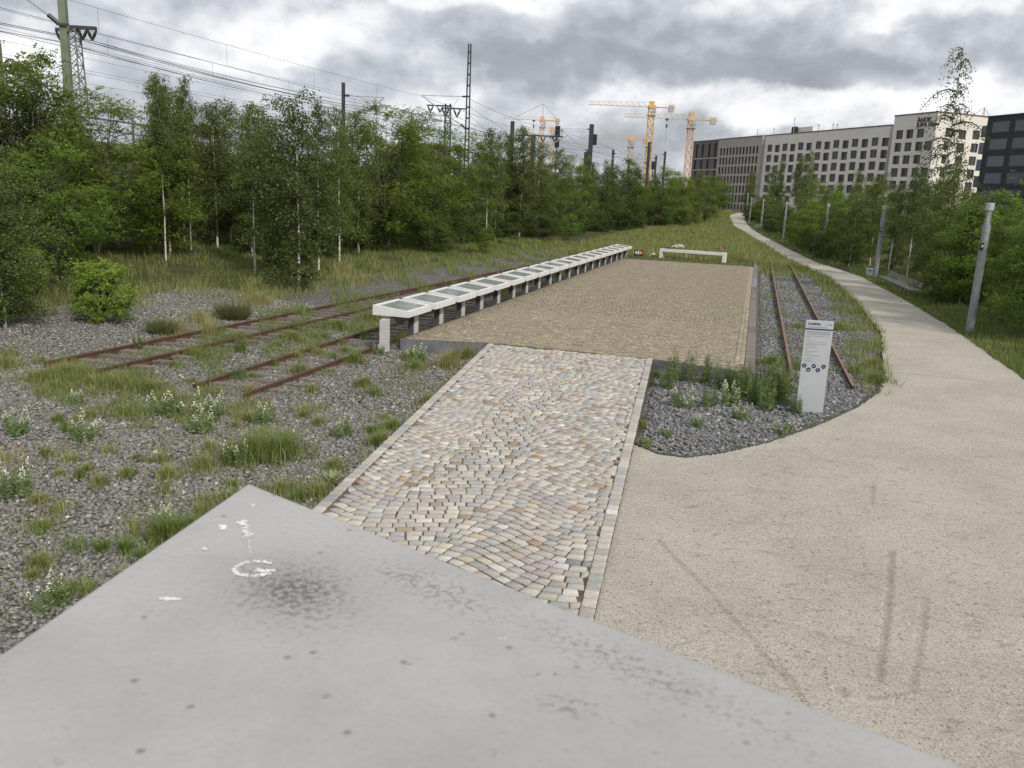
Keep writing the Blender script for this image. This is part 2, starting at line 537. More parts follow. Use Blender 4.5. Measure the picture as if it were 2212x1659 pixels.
SZ = .008 * np.sin(SX * 1.3 + 1) * np.sin(SY * .9) + (rng.random(SX.shape) - .5) * .004
DA = np.zeros(SX.shape)
for pts, w, dep, dk in (([(-.836, 10.29), (-.057, 8.87), (.441, 7.91), (.763, 7.19)], .045, .012, .55),
                        ([(.152, 8.61), (.723, 8.51), (1.555, 8.28)], .035, .010, .45),
                        ([(2.09, 11.06), (1.774, 9.12), (1.51, 7.74)], .060, .014, .6),
                        ([(2.279, 9.77), (1.994, 8.49), (1.822, 7.81)], .055, .010, .45),
                        ([(2.223, 14.04), (2.061, 12.85)], .05, .010, .45),
                        ([(1.727, 11.08), (1.70, 10.5), (1.656, 10.03)], .022, .008, .4),
                        ([(.60, 7.75), (.86, 7.0)], .05, .01, .4),
                        ([(1.40, 7.38), (1.60, 7.50), (1.78, 7.62)], .04, .012, .5),
                        ([(1.16, 7.42), (1.17, 7.36)], .07, .018, .5)):
    q = segdist(SX, SY, pts) + (rng.random(SX.shape) - .5) * .03 + .012 * np.sin(SX * 31 + SY * 23)
    w *= .72
    g = np.exp(-(q / w) ** 4)
    SZ -= g * dep
    SZ += np.exp(-((q - w * 1.5) / (w * .5)) ** 2) * dep * .35
    DA = np.maximum(DA, g * dk * 1.0 * (.6 + .4 * rng.random(SX.shape)) * (.8 + .2 * np.sin(SX * 9 + SY * 7)))
for _ in range(340):     # scuffs and footprints
    cx, cy = rng.uniform(-1.0, 5.5), rng.uniform(5.2, 17)
    an = rng.normal(.15, .5); r1, r2 = rng.uniform(.03, .13), rng.uniform(.012, .04)
    u = (SX - cx) * math.cos(an) + (SY - cy) * math.sin(an); v = -(SX - cx) * math.sin(an) + (SY - cy) * math.cos(an)
    g = np.exp(-((u / r1) ** 2 + (v / r2) ** 2)) * (rng.random(SX.shape) * .5 + .6)
    SZ -= g * rng.uniform(.004, .014); DA = np.maximum(DA, np.clip(g, 0, 1) * rng.uniform(.25, .85))
inside = (SX > XR(SY) - .06) & (SX < path_r(SY)) & ((SY < ys_edge(SX)) | (SX > 3.81))
idx = np.arange(SX.size).reshape(SX.shape)
F = np.stack([idx[:-1, :-1], idx[:-1, 1:], idx[1:, 1:], idx[1:, :-1]], -1)
keep = inside[:-1, :-1] & inside[:-1, 1:] & inside[1:, 1:] & inside[1:, :-1]
V1 = np.stack([SX, SY, SZ], -1).reshape(-1, 3); C1 = DA.reshape(-1)
F1 = F[keep].reshape(-1, 4)
# the far path as a strip
fy = np.concatenate([np.linspace(24.6, 60, 70), np.linspace(61, 203, 90)])
fu = np.linspace(0, 1, 14)
FY, FU = np.meshgrid(fy, fu, indexing='ij')
FX = path_l(FY) * (1 - FU) + path_r(FY) * FU + (rng.random(FY.shape) - .5) * .10 * ((FU == 0) | (FU == 1))
FZ = tz(FY) + .024 * np.sin(FU * math.pi) * np.clip((FY - 24.6) / 6, 0, 1) + .004
i2 = np.arange(FY.size).reshape(FY.shape) + len(V1)
F2 = np.stack([i2[:-1, :-1], i2[:-1, 1:], i2[1:, 1:], i2[1:, :-1]], -1).reshape(-1, 4)
V = np.vstack([V1, np.stack([FX, FY, FZ], -1).reshape(-1, 3)])
used = np.zeros(len(V), bool); F = np.vstack([F1, F2]); used[F.ravel()] = True
remap = np.cumsum(used) - 1
sand = npobj('sandy_path', V[used], remap[F], M['sand'], cols=np.r_[C1, np.zeros(FY.size)][used], smooth=True)
tag(sand, 'pale compacted sand path that winds away past the lamp posts', 'path', kind='structure')
# thin steel edging between sand and ballast
mb = MB()
for k in range(len(EDGE_X) - 1):
    a_, b_ = (EDGE_X[k], EDGE_Y[k]), (EDGE_X[k + 1], EDGE_Y[k + 1])
    d = Vector((b_[0] - a_[0], b_[1] - a_[1], 0)).normalized(); nrm = Vector((-d.y, d.x, 0)) * .006
    mb.hexa([(a_[0] - nrm.x, a_[1] - nrm.y, -.12), (b_[0] - nrm.x, b_[1] - nrm.y, -.12), (b_[0] + nrm.x, b_[1] + nrm.y, -.12), (a_[0] + nrm.x, a_[1] + nrm.y, -.12),
             (a_[0] - nrm.x, a_[1] - nrm.y, .018), (b_[0] - nrm.x, b_[1] - nrm.y, .018), (b_[0] + nrm.x, b_[1] + nrm.y, .018), (a_[0] + nrm.x, a_[1] + nrm.y, .018)])
mb.build('edging_strip', M['darksteel'], sand)

# ------------------------------------------------------------------ loose ballast stones
OCT_F = np.array([(0, 2, 4), (2, 1, 4), (1, 3, 4), (3, 0, 4), (2, 0, 5), (1, 2, 5), (3, 1, 5), (0, 3, 5)])
OCT_V = np.array([(1, 0, 0), (-1, 0, 0), (0, 1, 0), (0, -1, 0), (0, 0, 1), (0, 0, -1)], float)


def stones(name, X, Y, S, parent_label, tint=(1, 1, 1)):
    n = len(X)
    V = OCT_V[None] * np.array([1, .78, .46]) + rng.normal(0, .17, (n, 6, 3))
    V[:, 4, :2] += rng.normal(0, .35, (n, 2))
    V *= S[:, None, None]
    an = rng.uniform(0, 6.28, n); ti = rng.normal(0, .22, n)
    ct, st = np.cos(ti)[:, None], np.sin(ti)[:, None]
    y, z = V[:, :, 1].copy(), V[:, :, 2].copy()
    V[:, :, 1] = y * ct - z * st; V[:, :, 2] = y * st + z * ct
    ca, sa = np.cos(an)[:, None], np.sin(an)[:, None]
    x, y = V[:, :, 0].copy(), V[:, :, 1].copy()
    V[:, :, 0] = x * ca - y * sa; V[:, :, 1] = x * sa + y * ca
    V += np.stack([X, Y, gz(X, Y) + S * rng.uniform(-.12, .40, n)], -1)[:, None, :]
    Fc = (OCT_F[None] + (np.arange(n) * 6)[:, None, None]).reshape(-1, 3)
    g = np.clip(rng.normal(.232, .042, n), .12, .42)
    w = rng.random(n) < .04
    g[w] = rng.uniform(.38, .52, w.sum())
    wm = rng.normal(0, .03, n)
    C = np.stack([g * (1.015 + wm), g, g * (.965 - wm)], -1) * np.array(tint)
    o = npobj(name, V.reshape(-1, 3), Fc, M['stone'], cols=np.repeat(C, 6, 0))
    return tag(o, parent_label, 'ballast', kind='stuff')


M['stone'] = surf('ballast_stone', (1.1, 1.08, 1.05), (0.75, 0.75, 0.75), 12, 0.9, col='Col', spec=0.25)


def scatter(n, x0, x1, y0, y1):
    return rng.uniform(x0, x1, n), rng.uniform(y0, y1, n)


X, Y = scatter(88000, -19, -4.8, 4.4, 15)
k = in_ballast(X, Y) & (X > -1.1 * Y - 1.6) & (X < XL(Y) - .05); X, Y = X[k], Y[k]
X2, Y2 = scatter(52000, -20, -6, 15, 27)
k = in_ballast(X2, Y2) & (X2 > -1.1 * Y2 - 1.6) & (X2 < XL(Y2) - .05); X2, Y2 = X2[k], Y2[k]
k = ~((X2 > -9.5) & (Y2 > 21.5)); X2, Y2 = X2[k], Y2[k]
X = np.r_[X, X2]; Y = np.r_[Y, Y2]
stones('ballast_stones', X, Y, rng.uniform(.022, .054, len(X)) * (1 + .010 * Y), 'loose grey ballast stones spread left of the cobbled walkway', (1.0, .995, .965))
X, Y = scatter(20000, -2.6, 3.9, 14, 24)
k = (X > XR(Y) + .12) & (Y > ys_edge(X) + .04) & ((Y < 21.35) | (X > .5)) & (X < 3.8); X, Y = X[k], Y[k]
X2, Y2 = scatter(22000, .5, 5, 23, 62)
k = X2 < path_l(Y2) - .35; X2, Y2 = X2[k], Y2[k]
X = np.r_[X, X2]; Y = np.r_[Y, Y2]
stones('ballast_stones', X, Y, rng.uniform(.026, .058, len(X)) * (1 + .010 * Y), 'dark ballast stones round the sign and under the right track', (.92, .95, 1.02))

# ------------------------------------------------------------------ cobbles
OCTQ = [(0, 1, 2, 3), (0, 3, 4, 7), (4, 5, 6, 7)]


def sett_geo(P, z, rise, inset, chamf, dz, bevz=.0045):
    """P (4,2) corners ccw -> verts, quads of one sett with rounded corners"""
    c = P.mean(0)
    ring = []
    for k in range(4):
        a, b, d = P[k - 1], P[k], P[(k + 1) % 4]
        ring += [b + (a - b) * chamf, b + (d - b) * chamf]
    ring = np.array(ring)
    inn = c + (ring - c) * (1 - inset)
    top = np.c_[inn, np.full(8, z) + dz[:, 0][:8]]
    mid = np.c_[ring, np.full(8, z - bevz)]
    low = np.c_[ring, np.full(8, z - rise)]
    V = np.vstack([low, mid, top])
    Fq = []
    for k in range(8):
        j = (k + 1) % 8
        Fq += [(k, j, 8 + j, 8 + k), (8 + k, 8 + j, 16 + j, 16 + k)]
    Fq += [tuple(16 + i for i in q) for q in OCTQ]
    return V, Fq


def sett_simple(P, z, rise, inset):
    c = P.mean(0); inn = c + (P - c) * (1 - inset)
    V = np.vstack([np.c_[P, np.full(4, z - rise)], np.c_[inn, np.full(4, z)]])
    return V, [(0, 1, 5, 4), (1, 2, 6, 5), (2, 3, 7, 6), (3, 0, 4, 7), (4, 5, 6, 7)]



def lay(xl, xr, y0, y1, zf, arc_w, arc_a, row, lmin, lmax, gap, skew=0.0):
    """rows of setts in shallow arcs; returns list of corner arrays"""
    out = []
    nrow = int((y1 - y0 + 2 * arc_a + 3) / row)
    for r in range(nrow):
        t0 = y0 - arc_a - 1.5 + r * row
        xm0, xm1 = float(min(xl(y0), xl(y1))), float(max(xr(y0), xr(y1)))
        s = xm0 + rng.uniform(-.2, 0)
        while s < xm1:
            L = rng.uniform(lmin, lmax)
            s0, s1 = s, s + L
            ph = .5 * math.sin(t0 * .45)

            def arc(q):
                return arc_a * math.cos(2 * math.pi * (q + 3.4) / arc_w + ph) + skew * q

            def slope(q):
                return -arc_a * 2 * math.pi / arc_w * math.sin(2 * math.pi * (q + 3.4) / arc_w + ph) + skew

            xs4 = [s0 + slope(s0) * row * .42, s1 + slope(s1) * row * .42, s1 - slope(s1) * row * .42, s0 - slope(s0) * row * .42]
            P = np.array([(q + rng.normal(0, .005), t0 + (row if i > 1 else 0) + arc(q) + rng.normal(0, row * .03)) for i, q in enumerate(xs4)])
            cc = P.mean(0); hl = max(.03, np.linalg.norm(P[1] - P[0])); hr = max(.03, np.linalg.norm(P[3] - P[0]))
            eu = (P[1] - P[0]) / hl; ev = (P[3] - P[0]) / hr
            P = P + gap * np.array([eu + ev, ev - eu, -eu - ev, eu - ev])
            s += L
            cy = P[:, 1].mean()
            if not (y0 <= P[:, 1].min() and P[:, 1].max() <= y1): continue
            lo, hi = xl(P[:, 1]) + .004, xr(P[:, 1]) - .004
            Q = P.copy(); Q[:, 0] = np.clip(Q[:, 0], lo, hi)
            if (Q[1, 0] - Q[0, 0]) < .045 or (Q[2, 0] - Q[3, 0]) < .045: continue
            out.append(Q)
    return out


WALK_PAL = [((.52, .475, .405), 26), ((.445, .41, .375), 28), ((.415, .395, .37), 24), ((.37, .375, .37), 11), ((.25, .255, .26), 2), ((.33, .25, .165), 5), ((.43, .27, .155), .7), ((.57, .545, .50), 8), ((.48, .42, .32), 4)]
PLAT_PAL = [((.315, .268, .185), 30), ((.275, .235, .165), 25), ((.34, .292, .205), 20), ((.262, .235, .182), 14), ((.215, .186, .138), 9), ((.42, .375, .28), 4)]


def pick(pal, n):
    w = np.array([q[1] for q in pal], float); c = np.array([q[0] for q in pal])
    c = c * .86 + (c * w[:, None]).sum(0) / w.sum() * .14
    i = rng.choice(len(pal), n, p=w / w.sum())
    return np.clip(c[i] * rng.normal(1, .08, (n, 1)) + rng.normal(0, .008, (n, 3)), .03, .8)


def place_setts(polys, zf, pal, parent, rise, inset, chamf, name, visible, n_ind):
    cen = np.array([q.mean(0) for q in polys])
    C = pick(pal, len(polys))
    dist = np.hypot(cen[:, 0], cen[:, 1]) + np.where(visible(cen), 0, 1e4)
    order = np.argsort(dist)
    VV, FF, CC = [], [], []
    base = 0
    for rank, i in enumerate(order):
        z = float(zf(cen[i, 1])) + rng.normal(0, .0016)
        if cen[i, 1] > 30 and rank >= n_ind:
            V, Fq = sett_simple(polys[i], z, rise, inset)
        else:
            V, Fq = sett_geo(polys[i], z, rise, inset, chamf, rng.normal(0, .0007, (8, 1)))
        if rank < n_ind:
            o = np.r_[cen[i], z - rise]
            me = npmesh(name, V - o, Fq, M['sett'], cols=np.repeat(C[i][None], len(V), 0))
            ob = bpy.data.objects.new(name, me); ob.location = o; link(ob, parent)
        else:
            VV.append(V); FF.append(np.array(Fq) + base); CC.append(np.repeat(C[i][None], len(V), 0)); base += len(V)
    o = npobj(name + '_field', np.vstack(VV), np.vstack(FF), M['sett'], parent, cols=np.vstack(CC))
    o['kind'] = 'stuff'


def seen_past_slab(c):
    q = c * (0.45 / 4.25)
    return (q[:, 0] + .72) * .37 + (q[:, 1] - 1.07) * .93 > -.02


walk = npobj('cobbled_walkway', [(XL(4), 4, .016), (XR(4), 4, .016), (XR(9), 9, .026), (XL(9), 9, .026), (XR(22.3), 22.3, .184), (XL(22.3), 22.3, .184)], [(0, 1, 2, 3), (3, 2, 4, 5)], M['joint'])
tag(walk, 'walkway of many-coloured cobblestones leading up to the platform', 'walkway', kind='structure')
BW = .17
polys = lay(lambda y: XL(y) + BW, lambda y: XR(y) - BW, 4.5, 22.25, zwalk, 2.9, .27, .160, .155, .225, .0092, -.10)
place_setts(polys, zwalk, WALK_PAL, walk, .035, .045, .055, 'cobblestone', seen_past_slab, 300)
for side in (0, 1):
    y = 4.6
    while y < 22.2:
        L = rng.uniform(.17, .22)
        y1 = y + L - .008
        e = (lambda q: float(XL(q))) if side == 0 else (lambda q: float(XR(q)) - BW)
        P = np.array([(e(y) + .004, y), (e(y) + BW - .004, y), (e(y1) + BW - .004, y1), (e(y1) + .004, y1)]) + rng.normal(0, .003, (4, 2))
        c0 = P.mean(0)
        if seen_past_slab(c0[None])[0] or y > 9.5:
            z = float(zwalk(c0[1])) + .003
            V, Fq = sett_geo(P, z, .05, .08, .08, rng.normal(0, .002, (8, 1)))
            o = np.r_[c0, z - .05]
            me = npmesh('border_stone', V - o, Fq, M['sett'], cols=np.repeat(pick(WALK_PAL[:4] + WALK_PAL[7:8], 1), len(V), 0))
            ob = bpy.data.objects.new('border_stone', me); ob.location = o; link(ob, walk)
        y += L
# side skirts of the walkway bed
mb = MB()
for e, s in ((XL, -1), (XR, 1)):
    for a_, b_ in ((4, 9), (9, 22.3)):
        mb.quad((e(a_), a_, -.2), (e(b_), b_, -.2), (e(b_), b_, zwalk(b_) - .02), (e(a_), a_, zwalk(a_) - .02))
mb.build('bed_skirt', M['joint'], walk)

# platform
PZ = .2
def PN(x): return np.interp(x, [-9.42, -6.95, -2.33, .39], [21.62, 22.28, 22.1, 21.42])


plat = npobj('cobbled_platform', [(-9.42, 21.62, PZ - .013), (-6.95, 22.28, PZ - .013), (-2.33, 22.1, PZ - .013), (.04, 21.5, PZ - .013), (.04, 62.4, PZ - .013), (-9.1, 63.2, PZ - .013)], [(0, 1, 2, 3, 4, 5)], M['joint'])
tag(plat, 'long platform paved in brown cobbles beside the row of tables', 'platform', kind='structure')
polys = lay(lambda y: np.full(np.shape(y), -9.40) if np.ndim(y) else -9.40, lambda y: np.full(np.shape(y), -.22) if np.ndim(y) else -.22, 21.5, 62.5, None, 3.2, .14, .125, .13, .21, .0055, -.04)
polys = [q for q in polys if q[:, 1].min() > PN(q[:, 0].mean()) + .03]
place_setts(polys, lambda y: PZ, PLAT_PAL, plat, .022, .08, .08, 'platform_cobble', lambda c: np.ones(len(c), bool), 300)
y = 21.55                         # row of larger setts along the right edge
while y < 62:
    L = rng.uniform(.2, .3)
    for x0, x1 in ((-.215, -.09), (-.085, .035)):
        P = np.array([(x0, y), (x1, y), (x1, y + L - .01), (x0, y + L - .01)])
        V, Fq = sett_geo(P, PZ + .002, .025, .08, .08, rng.normal(0, .002, (8, 1)))
        o = np.r_[P.mean(0), PZ - .03]
        if y < 36:
            ob = bpy.data.objects.new('edge_cobble', npmesh('edge_cobble', V - o, Fq, M['sett'], cols=np.repeat(pick(PLAT_PAL, 1) * 1.1, len(V), 0)))
            ob.location = o; link(ob, plat)
    y += L
npobj('edge_band', [(-.215, y0, PZ - .004) for y0 in (36.1, 62)] + [(.035, y0, PZ - .004) for y0 in (62, 36.1)], [(0, 1, 2, 3)], surf('edge_band_stone', (.36, .30, .21), (.27, .23, .165), 9, .85, .5, 30), plat)
y = 21.44                         # coping stones
while y < 81:
    L = rng.uniform(.85, 1.35)
    if 46 < y < 51: col = np.array([[.22, .225, .235]])
    elif 43.5 < y < 46: col = np.array([[.19, .125, .10]])
    else: col = pick([((.20, .172, .15), 6), ((.185, .162, .145), 5), ((.205, .165, .14), 2)], 1)
    w = .27 if y < 62.5 else .18
    z1 = PZ + .012 + rng.normal(0, .004) + float(tz(y)) * .6
    mb = MB().box(-w / 2, w / 2, -L / 2 + .008, L / 2 - .008, -.33, 0)
    me = mb.mesh('coping_stone', M['coping'])
    a = me.attributes.new('Col', 'FLOAT_COLOR', 'POINT')
    a.data.foreach_set('color', np.tile(np.r_[col[0], 1], len(me.vertices)).astype(np.float32))
    ob = bpy.data.objects.new('coping_stone', me)
    ob.location = (.04 + w / 2 + .004, y + L / 2, z1)
    bv = ob.modifiers.new('bevel', 'BEVEL'); bv.width = .018; bv.segments = 2
    link(ob, plat)
    y += L
# steel plates that hold the near end
for name, pts in (('steel_edging', [(-9.43, 21.60), (-6.95, 22.27)]), ('steel_edging', [(-2.33, 22.09), (.40, 21.41)])):
    (x0, y0), (x1, y1) = pts
    d = Vector((x1 - x0, y1 - y0, 0)).normalized(); nn = Vector((d.y, -d.x, 0)) * .012
    MB().hexa([(x0, y0, -.3), (x1, y1, -.3), (x1 + nn.x, y1 + nn.y, -.3), (x0 + nn.x, y0 + nn.y, -.3),
               (x0, y0, PZ + .012), (x1, y1, PZ + .012), (x1 + nn.x, y1 + nn.y, PZ + .012), (x0 + nn.x, y0 + nn.y, PZ + .012)][::-1]).build(name, M['edgesteel'], plat)
MB().box(-9.432, -9.42, 21.62, 63.2, -.3, PZ + .01).build('steel_edging', M['edgesteel'], plat)

# ------------------------------------------------------------------ railway tracks
RAILP = [(-.065, -.15), (.065, -.15), (.065, -.135), (.012, -.115), (.012, -.045), (.035, -.038), (.035, 0), (-.035, 0), (-.035, -.038), (-.012, -.045), (-.012, -.115), (-.065, -.135)]


def rail(parent, x0, y0, x1, y1, z0, z1, head):
    n = 10
    V = []
    for k in range(n + 1):
        u = k / n
        for px_, pz_ in RAILP:
            V.append((x0 + (x1 - x0) * u + px_, y0 + (y1 - y0) * u, z0 + (z1 - z0) * u + pz_ + .006 * math.sin(k * 2.1)))
    k12 = len(RAILP)
    Fq = [(k * k12 + j, k * k12 + (j + 1) % k12, (k + 1) * k12 + (j + 1) % k12, (k + 1) * k12 + j) for k in range(n) for j in range(k12)]
    me = bpy.data.meshes.new('rail'); me.from_pydata(V, [], Fq + [tuple(reversed(range(k12))), tuple(n * k12 + j for j in range(k12))]); me.update()
    me.materials.append(M['rust']); me.materials.append(head)
    for i, q in enumerate(me.polygons):
        if i < n * k12 and i % k12 == 6: q.material_index = 1
    return link(bpy.data.objects.new('rail', me), parent)


slp = MB().box(-1.25, 1.25, -.12, .12, -.14, 0).mesh('sleeper', M['sleeper'])
for lab, rails, zr, ys in (('far left railway track, rusty and overgrown, nearest the birch wood', [(-14.95, 14.6, -13.0, 58), (-13.42, 14.5, -11.75, 58)], .25, (14.9, 30)),
                           ('rusty railway track that runs beneath the glass-topped tables', [(-11.43, 15.05, -11.45, 66), (-10.0, 14.8, -10.03, 66)], .0, (15.1, 34)),
                           ('narrow overgrown track on the right between platform and sand path', [(1.27, 22.2, 1.32, 84), (2.71, 21.9, 2.76, 83)], .04, None)):
    tr = tag(empty('railway_track', (0, 0, 0)), lab, 'railway track', 'disused railway tracks')
    for x0, y0, x1, y1 in rails:
        za, zb = zr + float(tz(y0)), zr + float(tz(y1))
        rail(tr, x0, y0, x1, y1, za, zb, M['railtop'] if ys is None else M['rust'])
    if ys:
        y = ys[0]
        while y < ys[1]:
            u = (y - rails[0][1]) / (rails[0][3] - rails[0][1])
            xc = (rails[0][0] + (rails[0][2] - rails[0][0]) * u + rails[1][0] + (rails[1][2] - rails[1][0]) * u) / 2
            s = bpy.data.objects.new('sleeper', slp); s.location = (xc, y, zr - .085 + random.Random(int(y * 100)).uniform(-.015, .01))
            s.rotation_euler = (0, 0, random.Random(int(y * 77)).uniform(-.03, .03)); link(s, tr)
            y += .66

# ------------------------------------------------------------------ foreground concrete slab
m, t, p = newmat('parapet_concrete')
gp = t.n('ShaderNodeTexCoord').outputs['Object']
n1 = t.noise(gp, 2.2, 6, 0.6); n2 = t.noise(gp, 120, 5, 0.68, 0.0); n3 = t.noise(gp, 120, 3, 0.6)
base = t.mix(t.ramp(n1, 0.3, 0.7), (0.35, 0.345, 0.342), (0.44, 0.434, 0.428))
sepn = t.n('ShaderNodeSeparateXYZ'); t.l.new(gp, sepn.inputs[0])


def gauss2(cx, cy, sx_, sy_, rot=0.0):
    a_ = t.m('SUBTRACT', sepn.outputs[0], cx); b_ = t.m('SUBTRACT', sepn.outputs[1], cy)
    u = t.m('ADD', t.m('MULTIPLY', a_, math.cos(rot)), t.m('MULTIPLY', b_, math.sin(rot)))
    v = t.m('SUBTRACT', t.m('MULTIPLY', b_, math.cos(rot)), t.m('MULTIPLY', a_, math.sin(rot)))
    r = t.m('ADD', t.m('POWER', t.m('ABSOLUTE', t.m('DIVIDE', u, sx_)), 2.0), t.m('POWER', t.m('ABSOLUTE', t.m('DIVIDE', v, sy_)), 2.0))
    return t.m('EXPONENT', t.m('MULTIPLY', r, -1.0))


mold = t.m('MAXIMUM', gauss2(-.470, .780, .085, .060, -.5), t.m('MULTIPLY', gauss2(-.33, .845, .12, .035, -.38), .62))
mold = t.m('MAXIMUM', mold, t.m('MULTIPLY', gauss2(-.08, .755, .16, .028, -.40), .60))
mold = t.m('MAXIMUM', mold, t.m('MULTIPLY', gauss2(-.117, .668, .03, .016, 0), .65))
spots = t.m('MULTIPLY', t.ramp(t.m('ADD', n2, t.m('MULTIPLY', mold, 0.10)), 0.54, 0.64), mold)
wash = t.m('MULTIPLY', gauss2(-.478, .785, .10, .085, -.5), 0.45)
few = t.m('MULTIPLY', t.ramp(t.noise(gp, 40, 4, 0.55), 0.66, 0.74), 0.45)
base = t.mix(wash, base, (0.185, 0.165, 0.155))
base = t.mix(t.m('MULTIPLY', spots, 0.85, clamp=True), base, (0.095, 0.085, 0.08))
base = t.mix(few, base, (0.15, 0.145, 0.14))
base = t.mix(t.m('MULTIPLY', t.ramp(n3, 0.45, 0.75), 0.16), base, (0.22, 0.21, 0.2))
base = t.mix(t.m('MULTIPLY', t.ramp(t.noise(gp, 9, 6, 0.65), 0.46, 0.72), 0.34), base, (0.30, 0.28, 0.265))
pv = t.n('ShaderNodeTexVoronoi'); t.put(pv.inputs['Vector'], gp); t.put(pv.inputs['Scale'], 55.0)
psep = t.n('ShaderNodeSeparateColor'); t.l.new(pv.outputs['Color'], psep.inputs[0])
base = t.mix(t.m('MULTIPLY', t.m('MULTIPLY', t.m('GREATER_THAN', psep.outputs[0], 0.93), t.ramp(pv.outputs['Distance'], 0.32, 0.08)), 0.6), base, (0.13, 0.125, 0.12))
t.put(p.inputs['Base Color'], base)
p.inputs['Roughness'].default_value = 0.7; p.inputs['Specular IOR Level'].default_value = 0.3
bp = t.n('ShaderNodeBump'); bp.inputs['Strength'].default_value = 0.25; bp.inputs['Distance'].default_value = 0.003
t.put(bp.inputs['Height'], t.noise(gp, 70, 6, 0.7)); t.l.new(bp.outputs[0], p.inputs['Normal'])
M['parapet'] = m
SZT = 3.80
C0 = Vector((-.72, 1.07, 0))
poly = [(-.72, 1.07), (-.45, -1.2), (2.2, -1.2), (2.2, -.09)]
inner = [(-.66, .97), (-.40, -1.15), (2.14, -1.15), (2.14, -.17)]
par = tag(empty('concrete_parapet', (0, 0, 0)), 'pale grey concrete parapet slab with sharp corner in the foreground', 'parapet')
mb = MB()
n = len(poly)
mb.v += [(x, y, SZT - .16) for x, y in poly] + [(x, y, SZT) for x, y in poly]
mb.f += [tuple(range(n)), tuple(reversed(range(n, 2 * n)))] + [(k, k + n, (k + 1) % n + n, (k + 1) % n) for k in range(n)]
slab = mb.build('coping_slab', M['parapet'], par, bevel=.004)
mb = MB()
mb.v += [(x, y, -.1) for x, y in inner] + [(x, y, SZT - .158) for x, y in inner]
mb.f += [(k, k + n, (k + 1) % n + n, (k + 1) % n) for k in range(n)]
mb.build('wall', M['parapet'], par)


def dropping(path, w, n, seed):
    """a dried, uneven dropping: many thin flecks strewn along a path, one mesh"""
    r = random.Random(seed); mb = MB()
    for k in range(n):
        u = r.random() * (len(path) - 1); i = min(int(u), len(path) - 2); f = u - i
        cx = path[i][0] * (1 - f) + path[i + 1][0] * f + r.gauss(0, w * .45); cy = path[i][1] * (1 - f) + path[i + 1][1] * f + r.gauss(0, w * .45)
        rx = w * r.uniform(.25, .75); ry = rx * r.uniform(.4, .9); ro = r.uniform(0, 3.14); z = SZT + .0008 + .0004 * r.random()
        i0 = len(mb.v)
        for q in range(9):
            a_ = 2 * math.pi * q / 9; g = r.uniform(.7, 1.15)
            x, y = rx * g * math.cos(a_), ry * g * math.sin(a_)
            mb.v.append((cx + x * math.cos(ro) - y * math.sin(ro), cy + x * math.sin(ro) + y * math.cos(ro), z))
        mb.f.append(tuple(range(i0, i0 + 9)))
    mb.build('bird_dropping', M['birdwhite'], par)


ring = [(-.541 + .022 * math.cos(a_) - .006 * math.sin(a_), .811 + .006 * math.cos(a_) + .020 * math.sin(a_)) for a_ in [x * .5 + .9 for x in range(11)]]
dropping(ring, .0042, 110, 3)
dropping([(-.535, .806), (-.522, .812)], .005, 18, 4)
dropping([(-.640, .935), (-.618, .910), (-.602, .890)], .0055, 46, 6)
dropping([(-.597, .884), (-.583, .866), (-.566, .842)], .0022, 26, 7)
dropping([(-.655, .910), (-.648, .900)], .006, 20, 9)
dropping([(-.632, .839), (-.628, .836)], .0032, 16, 10)
dropping([(-.592, .708), (-.574, .716)], .0042, 22, 11)
dropping([(-.214, .760), (-.209, .762)], .0018, 8, 12)
dropping([(-.660, .990), (-.652, .980)], .003, 10, 13)

# ------------------------------------------------------------------ display tables
ORD = ['nearest', 'second', 'third', 'fourth', 'fifth', 'sixth', 'seventh', 'eighth', 'ninth', 'tenth', 'eleventh', 'twelfth', 'thirteenth', 'fourteenth', 'fifteenth', 'sixteenth', 'seventeenth', 'eighteenth', 'nineteenth', 'farthest']
TW, TL = 1.11, 1.74
zb, zl, zr = .835, 1.12, 1.0


def ztop(x): return zl + (zr - zl) * (x / TW)


def table():
    root = empty('display_table')
    mb = MB(); r = .105
    xs = [0, r, TW - r, TW]; ysq = [0, r, TL - r, TL]
    for i in range(3):
        for j in range(3):
            d = .022 if (i == 1 and j == 1) else 0
            if d: continue
            mb.quad(*[(x, y, ztop(x)) for x, y in ((xs[i], ysq[j]), (xs[i + 1], ysq[j]), (xs[i + 1], ysq[j + 1]), (xs[i], ysq[j + 1]))])
    a = [(xs[1], ysq[1]), (xs[2], ysq[1]), (xs[2], ysq[2]), (xs[1], ysq[2])]
    for k in range(4):
        (x0, y0), (x1, y1) = a[k], a[(k + 1) % 4]
        mb.quad((x0, y0, ztop(x0)), (x1, y1, ztop(x1)), (x1, y1, ztop(x1) - .05), (x0, y0, ztop(x0) - .05))
    b = [(0, 0), (TW, 0), (TW, TL), (0, TL)]
    for k in range(4):
        (x0, y0), (x1, y1) = b[k], b[(k + 1) % 4]
        mb.quad((x0, y0, zb), (x1, y1, zb), (x1, y1, ztop(x1)), (x0, y0, ztop(x0)))
    mb.quad((0, 0, zb), (0, TL, zb), (TW, TL, zb), (TW, 0, zb))
    mb.build('frame', M['whitecon'], root)
    mb = MB()
    mb.quad(*[(x, y, ztop(x) - .016) for x, y in a])
    mb.build('glass_pane', M['glass'], root)
    lg = MB().box(.56, .735, 1.27, 1.56, -.32, zb - .003).build('leg', M['darksteel'], root)
    MB().box(.738, .77, 1.265, 1.565, -.32, zb - .002).build('leg_facing', M['postcon'], lg)
    return root


